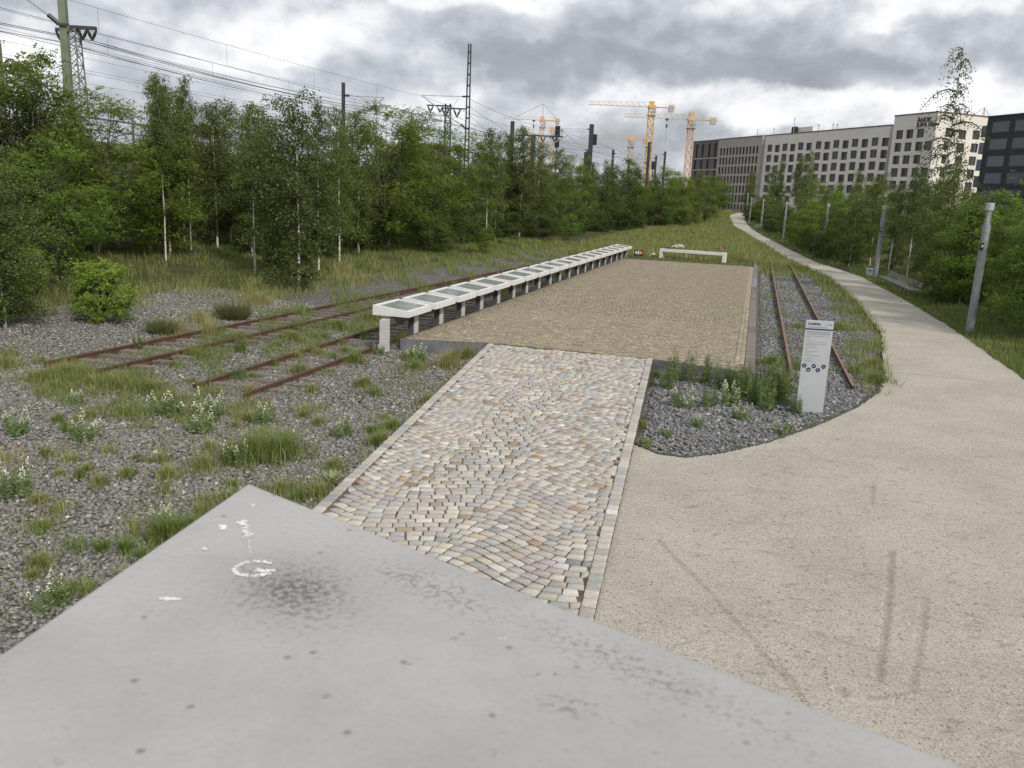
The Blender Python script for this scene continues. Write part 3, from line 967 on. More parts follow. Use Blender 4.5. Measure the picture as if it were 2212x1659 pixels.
proto = table()
for k in range(20):
    o = proto if k == 0 else copy_tree(proto)
    o.location = (-10.27 + .01 * (k % 3 - 1), 21.56 + 2.07 * k + .0075 * k * k, 0)
    lab = ('white sloped display table with glass top, %s in the row from the concrete end post' % ORD[k]) if 0 < k < 19 else \
          ('white glass-topped display table at the near end of the row, above the concrete post' if k == 0 else 'white glass-topped display table at the far end of the row')
    tag(o, lab, 'table', 'glass-topped display tables in a row')
sup = tag(empty('support_frame', (-9.72, 21.15, 0)), 'pale concrete post with a beam running under the glass-topped tables', 'support frame')
MB().box(-.1, .11, -.12, .12, -.25, .80).build('post', M['postcon'], sup, bevel=.006)
MB().box(-.07, .09, .122, 44.0, .62, .79).build('beam', M['darksteel'], sup)

# ------------------------------------------------------------------ white bench with flowers
wb = tag(empty('stone_bench', (-4.53, 65.6, 0), R_(-11)), 'long low white concrete bench at the far end of the platform', 'bench')
zf = .2
MB().box(-2.55, 2.55, -.25, .25, .72, .93).build('seat', M['whitecon'], wb)
for x in (-2.55, 2.33):
    MB().box(x, x + .22, -.247, .247, .05, .719).build('leg', M['whitecon'], wb)


def ico(mb, c, r, seed=0):
    rr = random.Random(seed)
    i = len(mb.v)
    for v in ((1, 0, 0), (-1, 0, 0), (0, 1, 0), (0, -1, 0), (0, 0, 1), (0, 0, -1)):
        q = r * rr.uniform(.7, 1.2)
        mb.v.append((c[0] + v[0] * q, c[1] + v[1] * q, c[2] + v[2] * q))
    mb.f += [tuple(i + int(k) for k in f) for f in OCT_F]


def bouquet(loc, w, h, cols, label, leafc, seed):
    root = tag(empty('flower_arrangement', loc), label, 'flowers', 'flowers laid on the white bench')
    r = random.Random(seed)
    mb = MB()
    for k in range(70):
        a_, q = r.uniform(0, 6.28), math.sqrt(r.random()) * w / 2
        c = (q * math.cos(a_), q * math.sin(a_) * .7, h * .62 * r.random() + .02)
        d = Vector((r.uniform(-1, 1), r.uniform(-1, 1), r.uniform(0, 1))).normalized() * .09
        s = d.orthogonal().normalized() * .025
        mb.quad(c, (c[0] + d.x * .5 + s.x, c[1] + d.y * .5 + s.y, c[2] + d.z * .5), (c[0] + d.x, c[1] + d.y, c[2] + d.z), (c[0] + d.x * .5 - s.x, c[1] + d.y * .5 - s.y, c[2] + d.z * .5))
    mb.build('foliage', leafc, root)
    for j, cm in enumerate(cols):
        mb = MB()
        for k in range(26):
            a_, q = r.uniform(0, 6.28), math.sqrt(r.random()) * w / 2
            ico(mb, (q * math.cos(a_), q * math.sin(a_) * .7, h * (.45 + .55 * (1 - (2 * q / w) ** 2)) * r.uniform(.75, 1)), .045 * r.uniform(.7, 1.3), k)
        mb.build('blossoms', cm, root)


dk = surf('dark_foliage', (.05, .06, .025), (.09, .075, .05), 8, .8)
flw = surf('white_petals', (.80, .79, .74), (.72, .68, .52), 12, .7)
flo = surf('orange_petals', (.62, .26, .12), (.52, .20, .16), 12, .7)
flp = surf('purple_petals', (.07, .04, .16), (.12, .05, .14), 12, .7)
flr = surf('red_petals', (.22, .05, .045), (.12, .05, .04), 12, .7)


def onbench(u): return (-4.53 + u * math.cos(R_(-11)), 65.6 + u * math.sin(R_(-11)), .932)


bouquet(onbench(-1.15), 1.0, .46, [flw, flw], 'large white flower arrangement on the white bench', dk, 1)
bouquet(onbench(2.0), .66, .48, [flo, flp], 'orange and purple bouquet on the right end of the white bench', dk, 2)
bouquet(onbench(-1.92), .25, .12, [flr], 'small dark red posy beside the white flower arrangement', dk, 3)
MB().lathe([(.05, 0), (.09, .02), (.10, .09), (.07, .12)], 10, onbench(1.05)).build('candle_holder', M['darksteel'])
tag(bpy.data.objects['candle_holder'], 'small grey candle holder on the white bench near the orange bouquet', 'candle holder')

# little dark box with two discs beside the farthest table
lb = tag(empty('signal_lantern', (-8.75, 66.2, .22), R_(10)), 'small dark lantern box with grey and orange discs in the grass', 'lantern')
MB().box(-.34, .34, -.10, .12, .02, .50).build('housing', M['black'], lb, bevel=.02)
for x, cm in ((-.17, surf('grey_disc', (.42, .43, .44), None)), (.17, surf('orange_disc', (.50, .27, .06), None))):
    mb = MB(); mb.tube([(x, -.13, .29), (x, -.105, .29)], .125, 18); mb.build('disc', cm, lb)
MB().box(-.03, .03, -.125, -.102, .12, .46).build('white_band', M['whitecon'], lb)
MB().box(-.2, -.15, -.02, .03, -.25, .02).box(.15, .2, -.02, .03, -.25, .02).build('feet', M['black'], lb)
bouquet((-7.55, 66.0, .24), .5, .3, [flw], 'small clump of white flowers in grass left of the white bench', dk, 5)

# ------------------------------------------------------------------ information stele
st = tag(empty('information_stele', (1.51, 19.02, -.1), R_(8)), 'tall narrow grey information panel standing in ballast beside the right track', 'sign')
SWd, SH = .58, 2.05
panel = MB().box(-SWd / 2, SWd / 2, -.03, .03, 0, SH).build('panel', surf('stele_enamel', (.41, .44, .46), (.385, .41, .435), 2, .35, spec=.5), st, bevel=.004)
ink = surf('stele_navy', (.018, .024, .085), None, rough=.5)
inkg = surf('stele_print_grey', (.17, .18, .21), None, rough=.6)
MB().box(-SWd / 2, SWd / 2, -.0335, -.0305, SH - .205, SH - .175).build('blue_bar', ink, st)


def text(body, size, loc, rot, mat, parent, name='lettering', extrude=.001, mat4=None, bold=0.0, sx_=1.0):
    cu = bpy.data.curves.new(name, 'FONT'); cu.body = body; cu.size = size; cu.extrude = extrude; cu.offset = bold
    cu.materials.append(mat)
    o = bpy.data.objects.new(name, cu)
    if mat4 is not None: o.matrix_local = mat4
    else:
        o.location = loc; o.rotation_euler = rot
    o.scale = (sx_, 1, 1)
    COL.objects.link(o)
    me = bpy.data.meshes.new_from_object(o.evaluated_get(bpy.context.evaluated_depsgraph_get()))
    ml = o.matrix_basis.copy()
    bpy.data.objects.remove(o)
    me.materials.clear(); me.materials.append(mat)
    o = bpy.data.objects.new(name, me); o.matrix_basis = ml
    return link(o, parent)


text('L', .085, (-.245, -.033, SH - .095), (R_(90), 0, 0), ink, st, bold=.002)
text('OHSEPARK', .062, (-.205, -.033, SH - .095), (R_(90), 0, 0), ink, st, bold=.002, sx_=.72)
rr = random.Random(4)
mb = MB()


def dashes(x0, x1, z, h, dens=.9):
    x = x0
    while x < x1 - .01:
        w = rr.uniform(.012, .045); mb.box(x, min(x + w, x1), -.0325, -.0305, z, z + h); x += w + .007


dashes(-.245, .20, SH - .155, .016)
dashes(.11, .21, SH - .085, .008)
mb.box(.215, .25, -.0325, -.0305, SH - .095, SH - .065)
for z in (SH - .245, SH - .265, SH - .285, SH - .305): dashes(-.245, .245, z, .008)
dashes(-.245, .23, SH - .345, .008); dashes(-.245, -.17, SH - .365, .008)
for z, w in ((SH - .435, -.13), (SH - .475, .17), (SH - .515, .21), (SH - .535, .0), (SH - .57, -.03), (SH - .605, -.01), (SH - .645, -.17), (SH - .68, .04), (SH - .715, -.08), (SH - .765, .05), (SH - .785, .08), (SH - .845, -.06), (SH - .885, -.08), (SH - .905, .0)):
    dashes(-.245, w, z, .0075)
mb.build('small_print', inkg, st)['kind'] = 'stuff'
for i, (x, z) in enumerate(((-.22, SH - 1.0), (-.125, SH - 1.085), (-.02, SH - 1.0), (.075, SH - 1.085), (.185, SH - 1.0))):
    d = MB(); d.tube([(x, -.0335, z), (x, -.0305, z)], .048, 24); dd = d.build('pictogram', ink, st)
    w = MB()
    if i == 4:
        w.tube([(x - .018, -.035, z - .018), (x, -.035, z + .02), (x + .018, -.035, z - .018)], .004, 4)
    elif i == 1:
        w.box(x - .02, x + .02, -.0355, -.0336, z - .006, z + .004).box(x - .012, x + .012, -.0355, -.0336, z - .014, z - .007)
    elif i == 0:
        w.box(x - .004, x + .004, -.0355, -.0336, z - .022, z + .012).box(x - .012, x + .006, -.0355, -.0336, z - .004, z + .004); ico(w, (x, -.035, z + .022), .006)
    elif i == 2:
        w.tube([(x - .02, -.035, z - .018), (x + .004, -.035, z + .004), (x + .02, -.035, z + .02)], .004, 4); ico(w, (x - .012, -.035, z + .014), .006)
    else:
        w.box(x - .01, x - .002, -.0355, -.0336, z - .02, z + .014); ico(w, (x - .006, -.035, z + .022), .006); w.lathe([(.008, -.001), (.008, .001)], 10, (x + .014, -.035, z - .012))
    w.build('symbol', flw, dd)

# ------------------------------------------------------------------ lamp posts
lens, t, p = newmat('lamp_glass')
p.inputs['Base Color'].default_value = (.45, .48, .48, 1); p.inputs['Roughness'].default_value = .05; p.inputs['Alpha'].default_value = .30


def lamp():
    root = empty('lamp_post')
    MB().lathe([(.155, -.3), (.150, 0), (.138, 4.05), (.130, 4.06), (.130, 4.10), (.118, 4.105)], 20).build('post', M['lampgrey'], root, smooth=False)
    MB().lathe([(.112, 4.105), (.112, 4.62)], 16).build('glass_cylinder', lens, root)
    MB().lathe([(.05, 4.11), (.045, 4.6)], 8).build('lamp_core', M['galv'], root)
    MB().lathe([(.145, 4.625), (.150, 4.64), (.150, 4.88), (.140, 4.9), (.02, 4.905)], 20).build('cap', M['galv'], root)
    MB().box(-.155, -.02, -.150, -.09, 3.15, 3.42).build('spotlight_recess', M['black'], root)
    MB().tube([(-.09, -.17, 3.30), (-.07, -.151, 3.30)], .05, 12).build('spotlight', M['whitecon'], root)
    for z in (3.47, 3.80):
        MB().lathe([(.1405, z), (.1425, z + .004), (.1405, z + .008)], 20).build('joint_ring', M['darksteel'], root)
    return root


LP = [(8.3, 35.6), (8.05, 61.5), (6.3, 86.0), (3.3, 113.0), (.6, 152.0), (-1.45, 158.0), (-2.6, 191)]
LN = ['nearest lamp post, tall and grey, at the right edge beside the hedge', 'second lamp post along the path, beside the wire bench and bin', 'third lamp post along the path, before dark shrubs',
      'fourth lamp post along the sand path, below the hotel wing', 'fifth lamp post, standing by the far bench', 'sixth lamp post, small, at the bend of the path', 'farthest lamp post at the crest of the path']
lp = lamp()
for k, (x, y) in enumerate(LP):
    o = lp if k == 0 else copy_tree(lp)
    o.location = (x, y, float(gz(x, y)) - .02); o.rotation_euler = (0, 0, R_(8 * k))
    tag(o, LN[k], 'lamp post', 'lamp posts along the sand path')

# ------------------------------------------------------------------ wire benches and bins
wood = surf('backrest_board', (.17, .155, .135), (.13, .115, .10), 4, .7)
wire = surf('bench_wire', (.42, .42, .40), (.34, .34, .32), 4, .4, spec=.6)


def wirebench(loc, rz, L, label):
    root = tag(empty('wire_bench', loc, rz), label, 'bench', 'wire benches along the path')
    for j in range(7):
        x = .06 + j * .075
        MB().tube([(x, -L / 2, .44 + .01 * (j % 2)), (x, L / 2, .44 + .01 * (j % 2))], .009, 5).build('seat_rod', wire, root)
    n = int(L / .36)
    for i in range(n):
        y = -L / 2 + .2 + i * (L - .4) / (n - 1)
        MB().tube([(.04, y, .43), (.02, y, .25), (.04, y, -.05)], .010, 4).build('leg', M['mastdark'] if i % 3 else wire, root)
        MB().tube([(.50, y + .1, .43), (.53, y + .1, .40), (.50, y + .1, -.05)], .010, 4).build('leg', M['mastdark'], root)
        MB().tube([(.50, y, .44), (.56, y, .50), (.60, y, .66)], .013, 5).build('back_support', wire, root)
    for i in range(2):
        y0 = -L / 2 + .05 + i * L / 2; y1 = y0 + L / 2 - .02
        MB().hexa([(.58, y0, .60), (.61, y0, .60), (.61, y1, .60), (.58, y1, .60), (.66, y0, .82), (.69, y0, .82), (.69, y1, .82), (.66, y1, .82)]).build('backrest_board', wood, root)
    for y in (-L / 2 + .9, L / 2 - .9, 0):
        MB().tube([(.08, y - .25, .44), (.08, y - .25, .60), (.42, y - .25, .62), (.46, y - .25, .45)], .011, 5).build('armrest', wire, root)
    return root


wirebench((7.80, 52.4, 0), R_(2), 9.4, 'long wire bench with brown backrest beside the second lamp post')
wirebench((-.45, 147.5, 1.0), R_(8), 5.0, 'small distant wire bench at the bend of the sand path')
binb = surf('bin_blue', (.05, .16, .42), (.04, .13, .36), 4, .5)


def bin_(loc, label, rz):
    root = tag(empty('litter_bin', loc, rz), label, 'bin', 'litter bins along the path')
    MB().box(-.2, .2, -.18, .18, .05, .56).build('body', M['lampgrey'], root, bevel=.01)
    MB().box(-.23, .23, -.21, .21, .565, .61).build('lid', M['postcon'], root, bevel=.01)
    MB().box(-.06, .12, -.192, -.183, .34, .54).build('blue_panel', binb, root)
    MB().box(-.1, .1, -.1, .1, -.1, .049).build('foot', M['darksteel'], root)


bin_((7.75, 62.5, -.03), 'grey litter bin with blue panel behind the second lamp post', R_(5))
bin_((.75, 144.0, .93), 'small blue and grey litter bin by the far bench', R_(5))

# ------------------------------------------------------------------ railway embankment on the left
emb = empty('railway_embankment', (0, 0, 0))
tag(emb, 'grey concrete railway viaduct wall with railing behind the birch wood', 'embankment')
wallm = surf('viaduct_concrete', (.20, .185, .165), (.135, .125, .11), .7, .9, .4, 4, .03, dirt=(.07, .065, .055), dscale=.5, dlo=.5, dhi=.7)
MB().box(-75, -30.3, -40, 600, 0, 5.85).build('retaining_wall', wallm, emb)
MB().box(-30.298, -29.9, -40, 600, 5.55, 6.02).build('parapet_beam', wallm, emb)
gm = surf('railing_green_grey', (.13, .16, .165), (.10, .12, .125), 2, .6)
rl = MB().box(-30.1, -30.02, 10, 130, 7.0, 7.08).box(-30.09, -30.03, 10, 130, 6.5, 6.55).build('handrail', gm, emb)
postme = MB().box(-.04, .04, -.04, .04, 0, 1.0).mesh('railing_post', gm)
y = 12.0
while y < 110:
    o = bpy.data.objects.new('railing_post', postme); o.location = (-30.06, y, 6.02); link(o, emb); y += 3.4

# ------------------------------------------------------------------ catenary masts and wires
def hmast(root, h0, h1, w, mat, d=None):
    d = d or w; t_ = w * .09
    MB().box(-w / 2, w / 2, -d / 2, -d / 2 + t_, h0, h1).box(-w / 2, w / 2, d / 2 - t_, d / 2, h0, h1).box(-t_ / 2, t_ / 2, -d / 2 + t_ + .001, d / 2 - t_ - .001, h0, h1).build('post', mat, root)


def ladder(root, h0, h1, w0, w1, mat, step=.95, depth=.22):
    mb = MB()
    for s in (-1, 1):
        mb.hexa([(s * w0 / 2 - .06, -depth / 2, h0), (s * w0 / 2 + .06, -depth / 2, h0), (s * w0 / 2 + .06, depth / 2, h0), (s * w0 / 2 - .06, depth / 2, h0),
                 (s * w1 / 2 - .06, -depth / 2, h1), (s * w1 / 2 + .06, -depth / 2, h1), (s * w1 / 2 + .06, depth / 2, h1), (s * w1 / 2 - .06, depth / 2, h1)])
    mb.build('post', mat, root)
    mb = MB(); z = h0 + .5
    while z < h1:
        w = w0 + (w1 - w0) * (z - h0) / (h1 - h0)
        mb.box(-w / 2, w / 2, -depth / 2 + .02, depth / 2 - .02, z, z + .14); z += step
    mb.build('batten', mat, root)


def lattice(root, h0, h1, w0, w1, mat, bay=.8, r=.03, name='lattice'):
    mb = MB(); n = max(2, int((h1 - h0) / bay))
    def w(z): return w0 + (w1 - w0) * (z - h0) / (h1 - h0)
    for sx_ in (-1, 1):
        for sy_ in (-1, 1):
            mb.tube([(sx_ * w0 / 2, sy_ * w0 / 2, h0), (sx_ * w1 / 2, sy_ * w1 / 2, h1)], r * 1.5, 4)
    for k in range(n):
        za, zc = h0 + (h1 - h0) * k / n, h0 + (h1 - h0) * (k + 1) / n
        wa, wc = w(za) / 2, w(zc) / 2
        for q in range(4):
            c = [(-1, -1), (1, -1), (1, 1), (-1, 1)]
            a, b = c[q], c[(q + 1) % 4]
            if k % 2: a, b = b, a
            mb.tube([(a[0] * wa, a[1] * wa, za), (b[0] * wc, b[1] * wc, zc)], r, 3, False)
            mb.tube([(a[0] * wa, a[1] * wa, za), (b[0] * wa, b[1] * wa, za)], r * .8, 3, False)
            if q % 2 == 0: mb.tube([(b[0] * wa, b[1] * wa, za), (a[0] * wc, a[1] * wc, zc)], r * .8, 3, False)
    return mb.build(name, mat, root)


def vins(root, x, z, s=.9):
    """a V pair of insulators hanging from a crossarm"""
    MB().tube([(x - s * .42, 0, z), (x - s * .2, 0, z - s * .45), (x, 0, z - s * .95)], [.05, .09, .03], 6).tube([(x + s * .42, 0, z), (x + s * .2, 0, z - s * .45), (x, 0, z - s * .95)], [.05, .09, .03], 6).build('insulator', M['insul'], root)


def cantilever(root, z, L, side=1, mat=None):
    a = MB().tube([(side * .15, 0, z), (side * L, 0, z - .05)], .035, 5).tube([(side * .15, 0, z - 1.9 * 1.5), (side * L, 0, z - .05)], .05, 5).tube([(side * (L * .42), 0, z - 1.75), (side * .9, 0, z - .1)], .022, 4).build('cantilever_arm', mat or M['galv'], root)
    MB().tube([(side * .12, 0, z), (side * .55, 0, z - .01)], .08, 6).tube([(side * .15, 0, z - 2.85), (side * .6, 0, z - 2.45)], .08, 6).build('insulator', M['insul'], a)
    MB().tube([(side * .6, 0, z - 1.9), (side * (L - .2), 0, z - 1.75)], .02, 4).build('steady_arm', mat or M['galv'], a)


E0 = 6.0
def mast(x, y, label, rz=0.0):
    return tag(empty('catenary_mast', (x, y, 0), rz), label, 'mast', 'overhead line masts along the railway')


m1 = mast(-29.45, 31.2, 'thick green steel mast at the top left corner of the picture', R_(22))
hmast(m1, 5.0, 16.5, .30, M['mastgreen'], .30)
MB().tube([(-.2, 0, 10.75), (-1.2, -.1, 11.5), (-3.4, -.3, 13.0)], .045, 6).build('cantilever_arm', M['galv'], m1)
MB().tube([(-.22, 0, 10.75), (-.6, -.03, 11.05)], .10, 7).build('insulator', M['insul'], m1)
MB().box(-.22, .30, -.24, -.205, 10.62, 10.72).build('bracket', M['mastdark'], m1)
m0 = mast(-30.0, 28.0, 'short green mast with tension wheel at the left edge above leaves', R_(10))
hmast(m0, 5.0, 9.45, .46, M['mastgreen'], .46)
mb = MB(); 
for k in range(18):
    a0, a1 = 2 * math.pi * k / 18, 2 * math.pi * (k + 1) / 18
    mb.tube([(.72 + .26 * math.cos(a0), 0, 8.55 + .26 * math.sin(a0)), (.72 + .26 * math.cos(a1), 0, 8.55 + .26 * math.sin(a1))], .035, 5)
for k in range(3):
    a0 = math.pi * k / 3; mb.tube([(.72 - .24 * math.cos(a0), 0, 8.55 - .24 * math.sin(a0)), (.72 + .24 * math.cos(a0), 0, 8.55 + .24 * math.sin(a0))], .025, 4)
mb.tube([(.23, 0, 8.7), (.72, 0, 8.55)], .04, 5).tube([(.5, 0, 8.5), (.5, 0, 6.5)], .02, 4)
mb.build('tension_wheel', M['mastdark'], m0)
m2 = mast(-34.5, 37.0, 'grey lattice mast with crossarm of insulators beside the thick green mast', R_(20))
lattice(m2, 5.9, 11.7, .95, .62, M['mastgrey'], .55, .028)
MB().box(-.75, .3, -.1, .1, 11.55, 11.70).box(-.3, 1.25, -.1, .1, 11.702, 11.86).build('crossarm', M['mastdark'], m2)
for x, z in ((-.52, 11.55), (.55, 11.70), (1.02, 11.70)): vins(m2, x, z, .55)
m3 = mast(-26.6, 75.6, 'tallest dark ladder-like mast rising in the middle of the sky', R_(15))
ladder(m3, 5.0, 17.7, .40, .20, M['mastdark'])
cantilever(m3, 13.15, 4.3, -1)
MB().box(-2.4, -.2, -.08, .08, 12.0, 12.12).build('crossarm', M['mastdark'], m3)
for x in (-2.05, -1.0): vins(m3, x, 12.0, .75)
m4 = mast(-35.3, 68.0, 'dark mast with one slanting arm pointing right above the locust tree', R_(10))
hmast(m4, 5.0, 13.3, .25, M['mastdark'])
cantilever(m4, 12.25, 3.6, 1)
m5 = mast(-30.4, 80.5, 'slim lattice mast with short crossarm just left of the tallest mast', R_(12))
lattice(m5, 5.0, 13.05, .7, .5, M['mastdark'], .8, .03)
MB().box(-2.1, .35, -.08, .08, 12.77, 12.9).build('crossarm', M['mastdark'], m5)
for x in (-1.75, -.8): vins(m5, x, 12.75, .62)
m5b = mast(-36.6, 86.0, 'small distant mast top above the locust crown left of centre', R_(10))
hmast(m5b, 5.0, 11.9, .3, M['mastdark'])
MB().tube([(-1.2, 0, 12.9), (0, 0, 12.7), (.4, 0, 13.1)], .04, 4).tube([(0, 0, 11.9), (0, 0, 12.7)], .04, 4).build('steady_arm', M['mastdark'], m5b)
m6 = mast(-28.25, 95.9, 'plain dark mast poking out of the birch tops left of the signal', R_(10))
hmast(m6, 5.0, 12.9, .42, M['mastdark'])
m6b = mast(-27.2, 101.5, 'dark mast with crossarm immediately left of the railway signal', R_(8))
hmast(m6b, 5.0, 11.9, .5, M['mastdark'])
MB().box(-2.2, 3.6, -.1, .1, 11.7, 11.85).build('crossarm', M['mastdark'], m6b)
for x in (-1.5, 1.2, 2.6): vins(m6b, x, 11.7, .7)
MB().tube([(.2, 0, 9.3), (2.2, 0, 10.8), (4.2, 0, 12.0)], .05, 5).build('cantilever_arm', M['galv'], m6b)
m7 = mast(-21.4, 108.2, 'stout black double mast in front of the cranes', R_(8))
hmast(m7, 3.0, 13.8, .55, M['mastdark'])
MB().box(-.75, -.30, -.2, .2, 3, 10.4).build('weight_stack', M['mastdark'], m7)
cantilever(m7, 13.2, 4.0, -1)
MB().box(.3, .75, -.2, .2, 11.3, 12.6).box(.35, .6, -.15, .15, 7.0, 9.0).build('equipment_box', M['black'], m7)
MB().tube([(.3, 0, 8.4), (2.2, 0, 9.3), (3.9, 0, 10.2)], .05, 5).tube([(.3, 0, 10.0), (3.7, 0, 10.0)], .03, 4).build('cantilever_arm', M['galv'], m7)
m8 = mast(-25.35, 148.7, 'thin dark mast between the stout mast and tall crane', R_(5))
hmast(m8, 3.0, 13.2, .42, M['mastdark']); cantilever(m8, 12.6, 5.0, 1)
m8b = mast(-24.2, 160.0, 'thin lower mast just right of the thin dark mast', R_(5))
hmast(m8b, 3.0, 12.2, .38, M['mastdark']); cantilever(m8b, 11.8, 4.5, 1)
m9 = mast(-19.4, 150.3, 'dark mast in front of the tall yellow crane tower', R_(5))
hmast(m9, 3.0, 14.75, .5, M['mastdark']); cantilever(m9, 13.9, 5.0, -1)
m10 = mast(-18.3, 166.2, 'rightmost thin dark mast beside the small signal', R_(5))
hmast(m10, 3.0, 14.2, .42, M['mastdark']); cantilever(m10, 13.7, 5.0, -1)
m11 = mast(-19.9, 165.8, 'shorter thin mast left of the rightmost mast', R_(5))
hmast(m11, 3.0, 13.4, .38, M['mastdark']); cantilever(m11, 12.9, 3.0, -1)


def signal(x, y, z0, z1, s, label, two=True):
    r_ = tag(empty('railway_signal', (x, y, 0), R_(12)), label, 'signal', 'railway light signals')
    MB().tube([(0, .1, 3), (0, .1, z1)], .12 * s, 8).build('post', M['mastdark'], r_)
    hs = [(z1 - 2.3 * s, z1, .52 * s)] + ([(z1 - 4.3 * s, z1 - 2.55 * s, .50 * s)] if two else [])
    for a, b, w in hs:
        hd = MB().box(-w, w, -.1, .1, a, b).build('signal_head', M['black'], r_, bevel=.08 * s)
        for k in range(3):
            zc = a + (b - a) * (k + .5) / 3
            MB().tube([(0, -.10, zc), (0, -.30, zc + .03)], .16 * s, 10).build('lamp_hood', M['mastdark'], hd)
    if two:
        MB().tube([(.12, .1, z1 - 5.6 * s), (.9 * s, .1, z1 - 5.6 * s), (.9 * s, .1, z1 - 2.2 * s), (.3, .1, z1 - 2.2 * s)], .03, 4).build('ladder', M['mastgrey'], r_)


signal(-25.55, 107.1, 10.9, 13.45, .62, 'black two-part railway signal above the birch tops in the middle')
signal(-18.6, 151.5, 8, 11.6, .6, 'small black signal head right of the tall crane tower', False)

WIRES = 0
def cat_wire(a, b, sag, label, r=.016, n=22, droppers=None):
    a, b = Vector(a), Vector(b)
    pts = [a.lerp(b, k / n) + Vector((0, 0, -sag * 4 * (k / n) * (1 - k / n))) for k in range(n + 1)]
    o = MB().tube(pts, r, 3).build('overhead_wire', M['wire'])
    tag(o, label, 'wire', 'overhead wires of the railway')
    if droppers:
        lo, step = droppers
        for k in range(2, n, step):
            p_ = pts[k]; MB().tube([p_, (p_.x, p_.y, lo(k / n))], r * .8, 3).build('dropper', M['wire'], o)
    return o


def lerp(a, b): return lambda u: a + (b - a) * u
cat_wire((-31.5, -12, 12.4), (-30.9, 75.6, 13.1), .55, 'topmost thin carrier wire across the left sky with droppers', .010, 26, (lerp(11.0, 11.3), 3))
cat_wire((-31.5, -12, 11.0), (-30.9, 75.6, 11.3), .05, 'contact wire hung beneath the topmost carrier wire', .013)
cat_wire((-35.6, -12, 12.5), (-35.0, 68.0, 12.4), .55, 'second carrier wire with droppers, just below the topmost', .010, 26, (lerp(11.0, 10.9), 3))
cat_wire((-35.6, -12, 11.0), (-35.0, 68.0, 10.9), .05, 'contact wire under the second carrier wire', .013)
for k, (dx_, z2, lab) in enumerate(((1.02, 11.45, 'right outer feeder cable of the lattice mast'), (.55, 11.4, 'right inner feeder cable from the lattice mast crossarm'), (-.52, 11.2, 'left feeder cable of the lattice mast'))):
    ax = -34.5 + dx_ * math.cos(R_(20)); ay = 37.0 + dx_ * math.sin(R_(20)); zz = 11.18 if dx_ > 0 else 11.03
    cat_wire((ax, ay, zz), (-28.6 + .6 * k - 2 * (k == 2), 75.3 + 4 * (k == 2), z2), .75, lab, .019)
    cat_wire((ax - .1, ay, zz + .02), (-28.7 + .6 * k - 2 * (k == 2), 75.3 + 4 * (k == 2), z2 + .1), .55, lab + ', upper strand', .011)
    cat_wire((ax, ay, zz), (ax - 1.5, -30, zz + .8), .9, lab + ', left of the green mast', .017)
for k, (x, z) in enumerate(((-38.5, 11.6), (-38.5, 10.2), (-42.5, 11.7), (-42.5, 10.2), (-46.5, 11.6))):
    cat_wire((x, 0, z), (x + 3, 120, z + .6), .3, ('lowest', 'second lowest', 'third lowest', 'fourth lowest', 'fifth lowest')[k] + ' far thin wire behind the birch crowns at left', .010)
for k, (a, b, s_) in enumerate((((-30.9, 75.6, 13.1), (-24.0, 140, 12.8), .8), ((-30.9, 75.6, 11.3), (-24.0, 140, 11.0), .2), ((-28.6, 75.3, 11.4), (-27.9, 101.5, 11.0), .5), ((-27.7, 75.5, 11.4), (-26.0, 101.5, 11.0), .5),
                                ((-26.6, 75.6, 12.4), (-26.8, 101.5, 10.9), .4), ((-26.6, 75.6, 13.0), (-21.4, 108, 12.9), .9), ((-35, 68, 12.4), (-25.4, 148.7, 12.6), .9), ((-35, 68, 10.9), (-25.4, 148.7, 11.0), .2),
                                ((-25.4, 108.2, 13.1), (-20, 166, 13.6), .8), ((-25.4, 108.2, 11.5), (-20, 166, 11.6), .2), ((-21, 108.2, 11.9), (-18.3, 166, 12.2), .6), ((-27, 101.5, 10.9), (-24, 160, 11.0), .7), ((-32.5, 80.5, 11.9), (-28.0, 101.5, 11.0), .4),
                                ((-26.6, 75.7, 11.6), (-25.9, 95.5, 8.2), .1))):
    cat_wire(a, b, s_, ('first', 'second', 'third', 'fourth', 'fifth', 'sixth', 'seventh', 'eighth', 'ninth', 'tenth', 'eleventh', 'twelfth', 'thirteenth', 'slanting')[k] + ' wire of the web between the central masts and the cranes', .018)

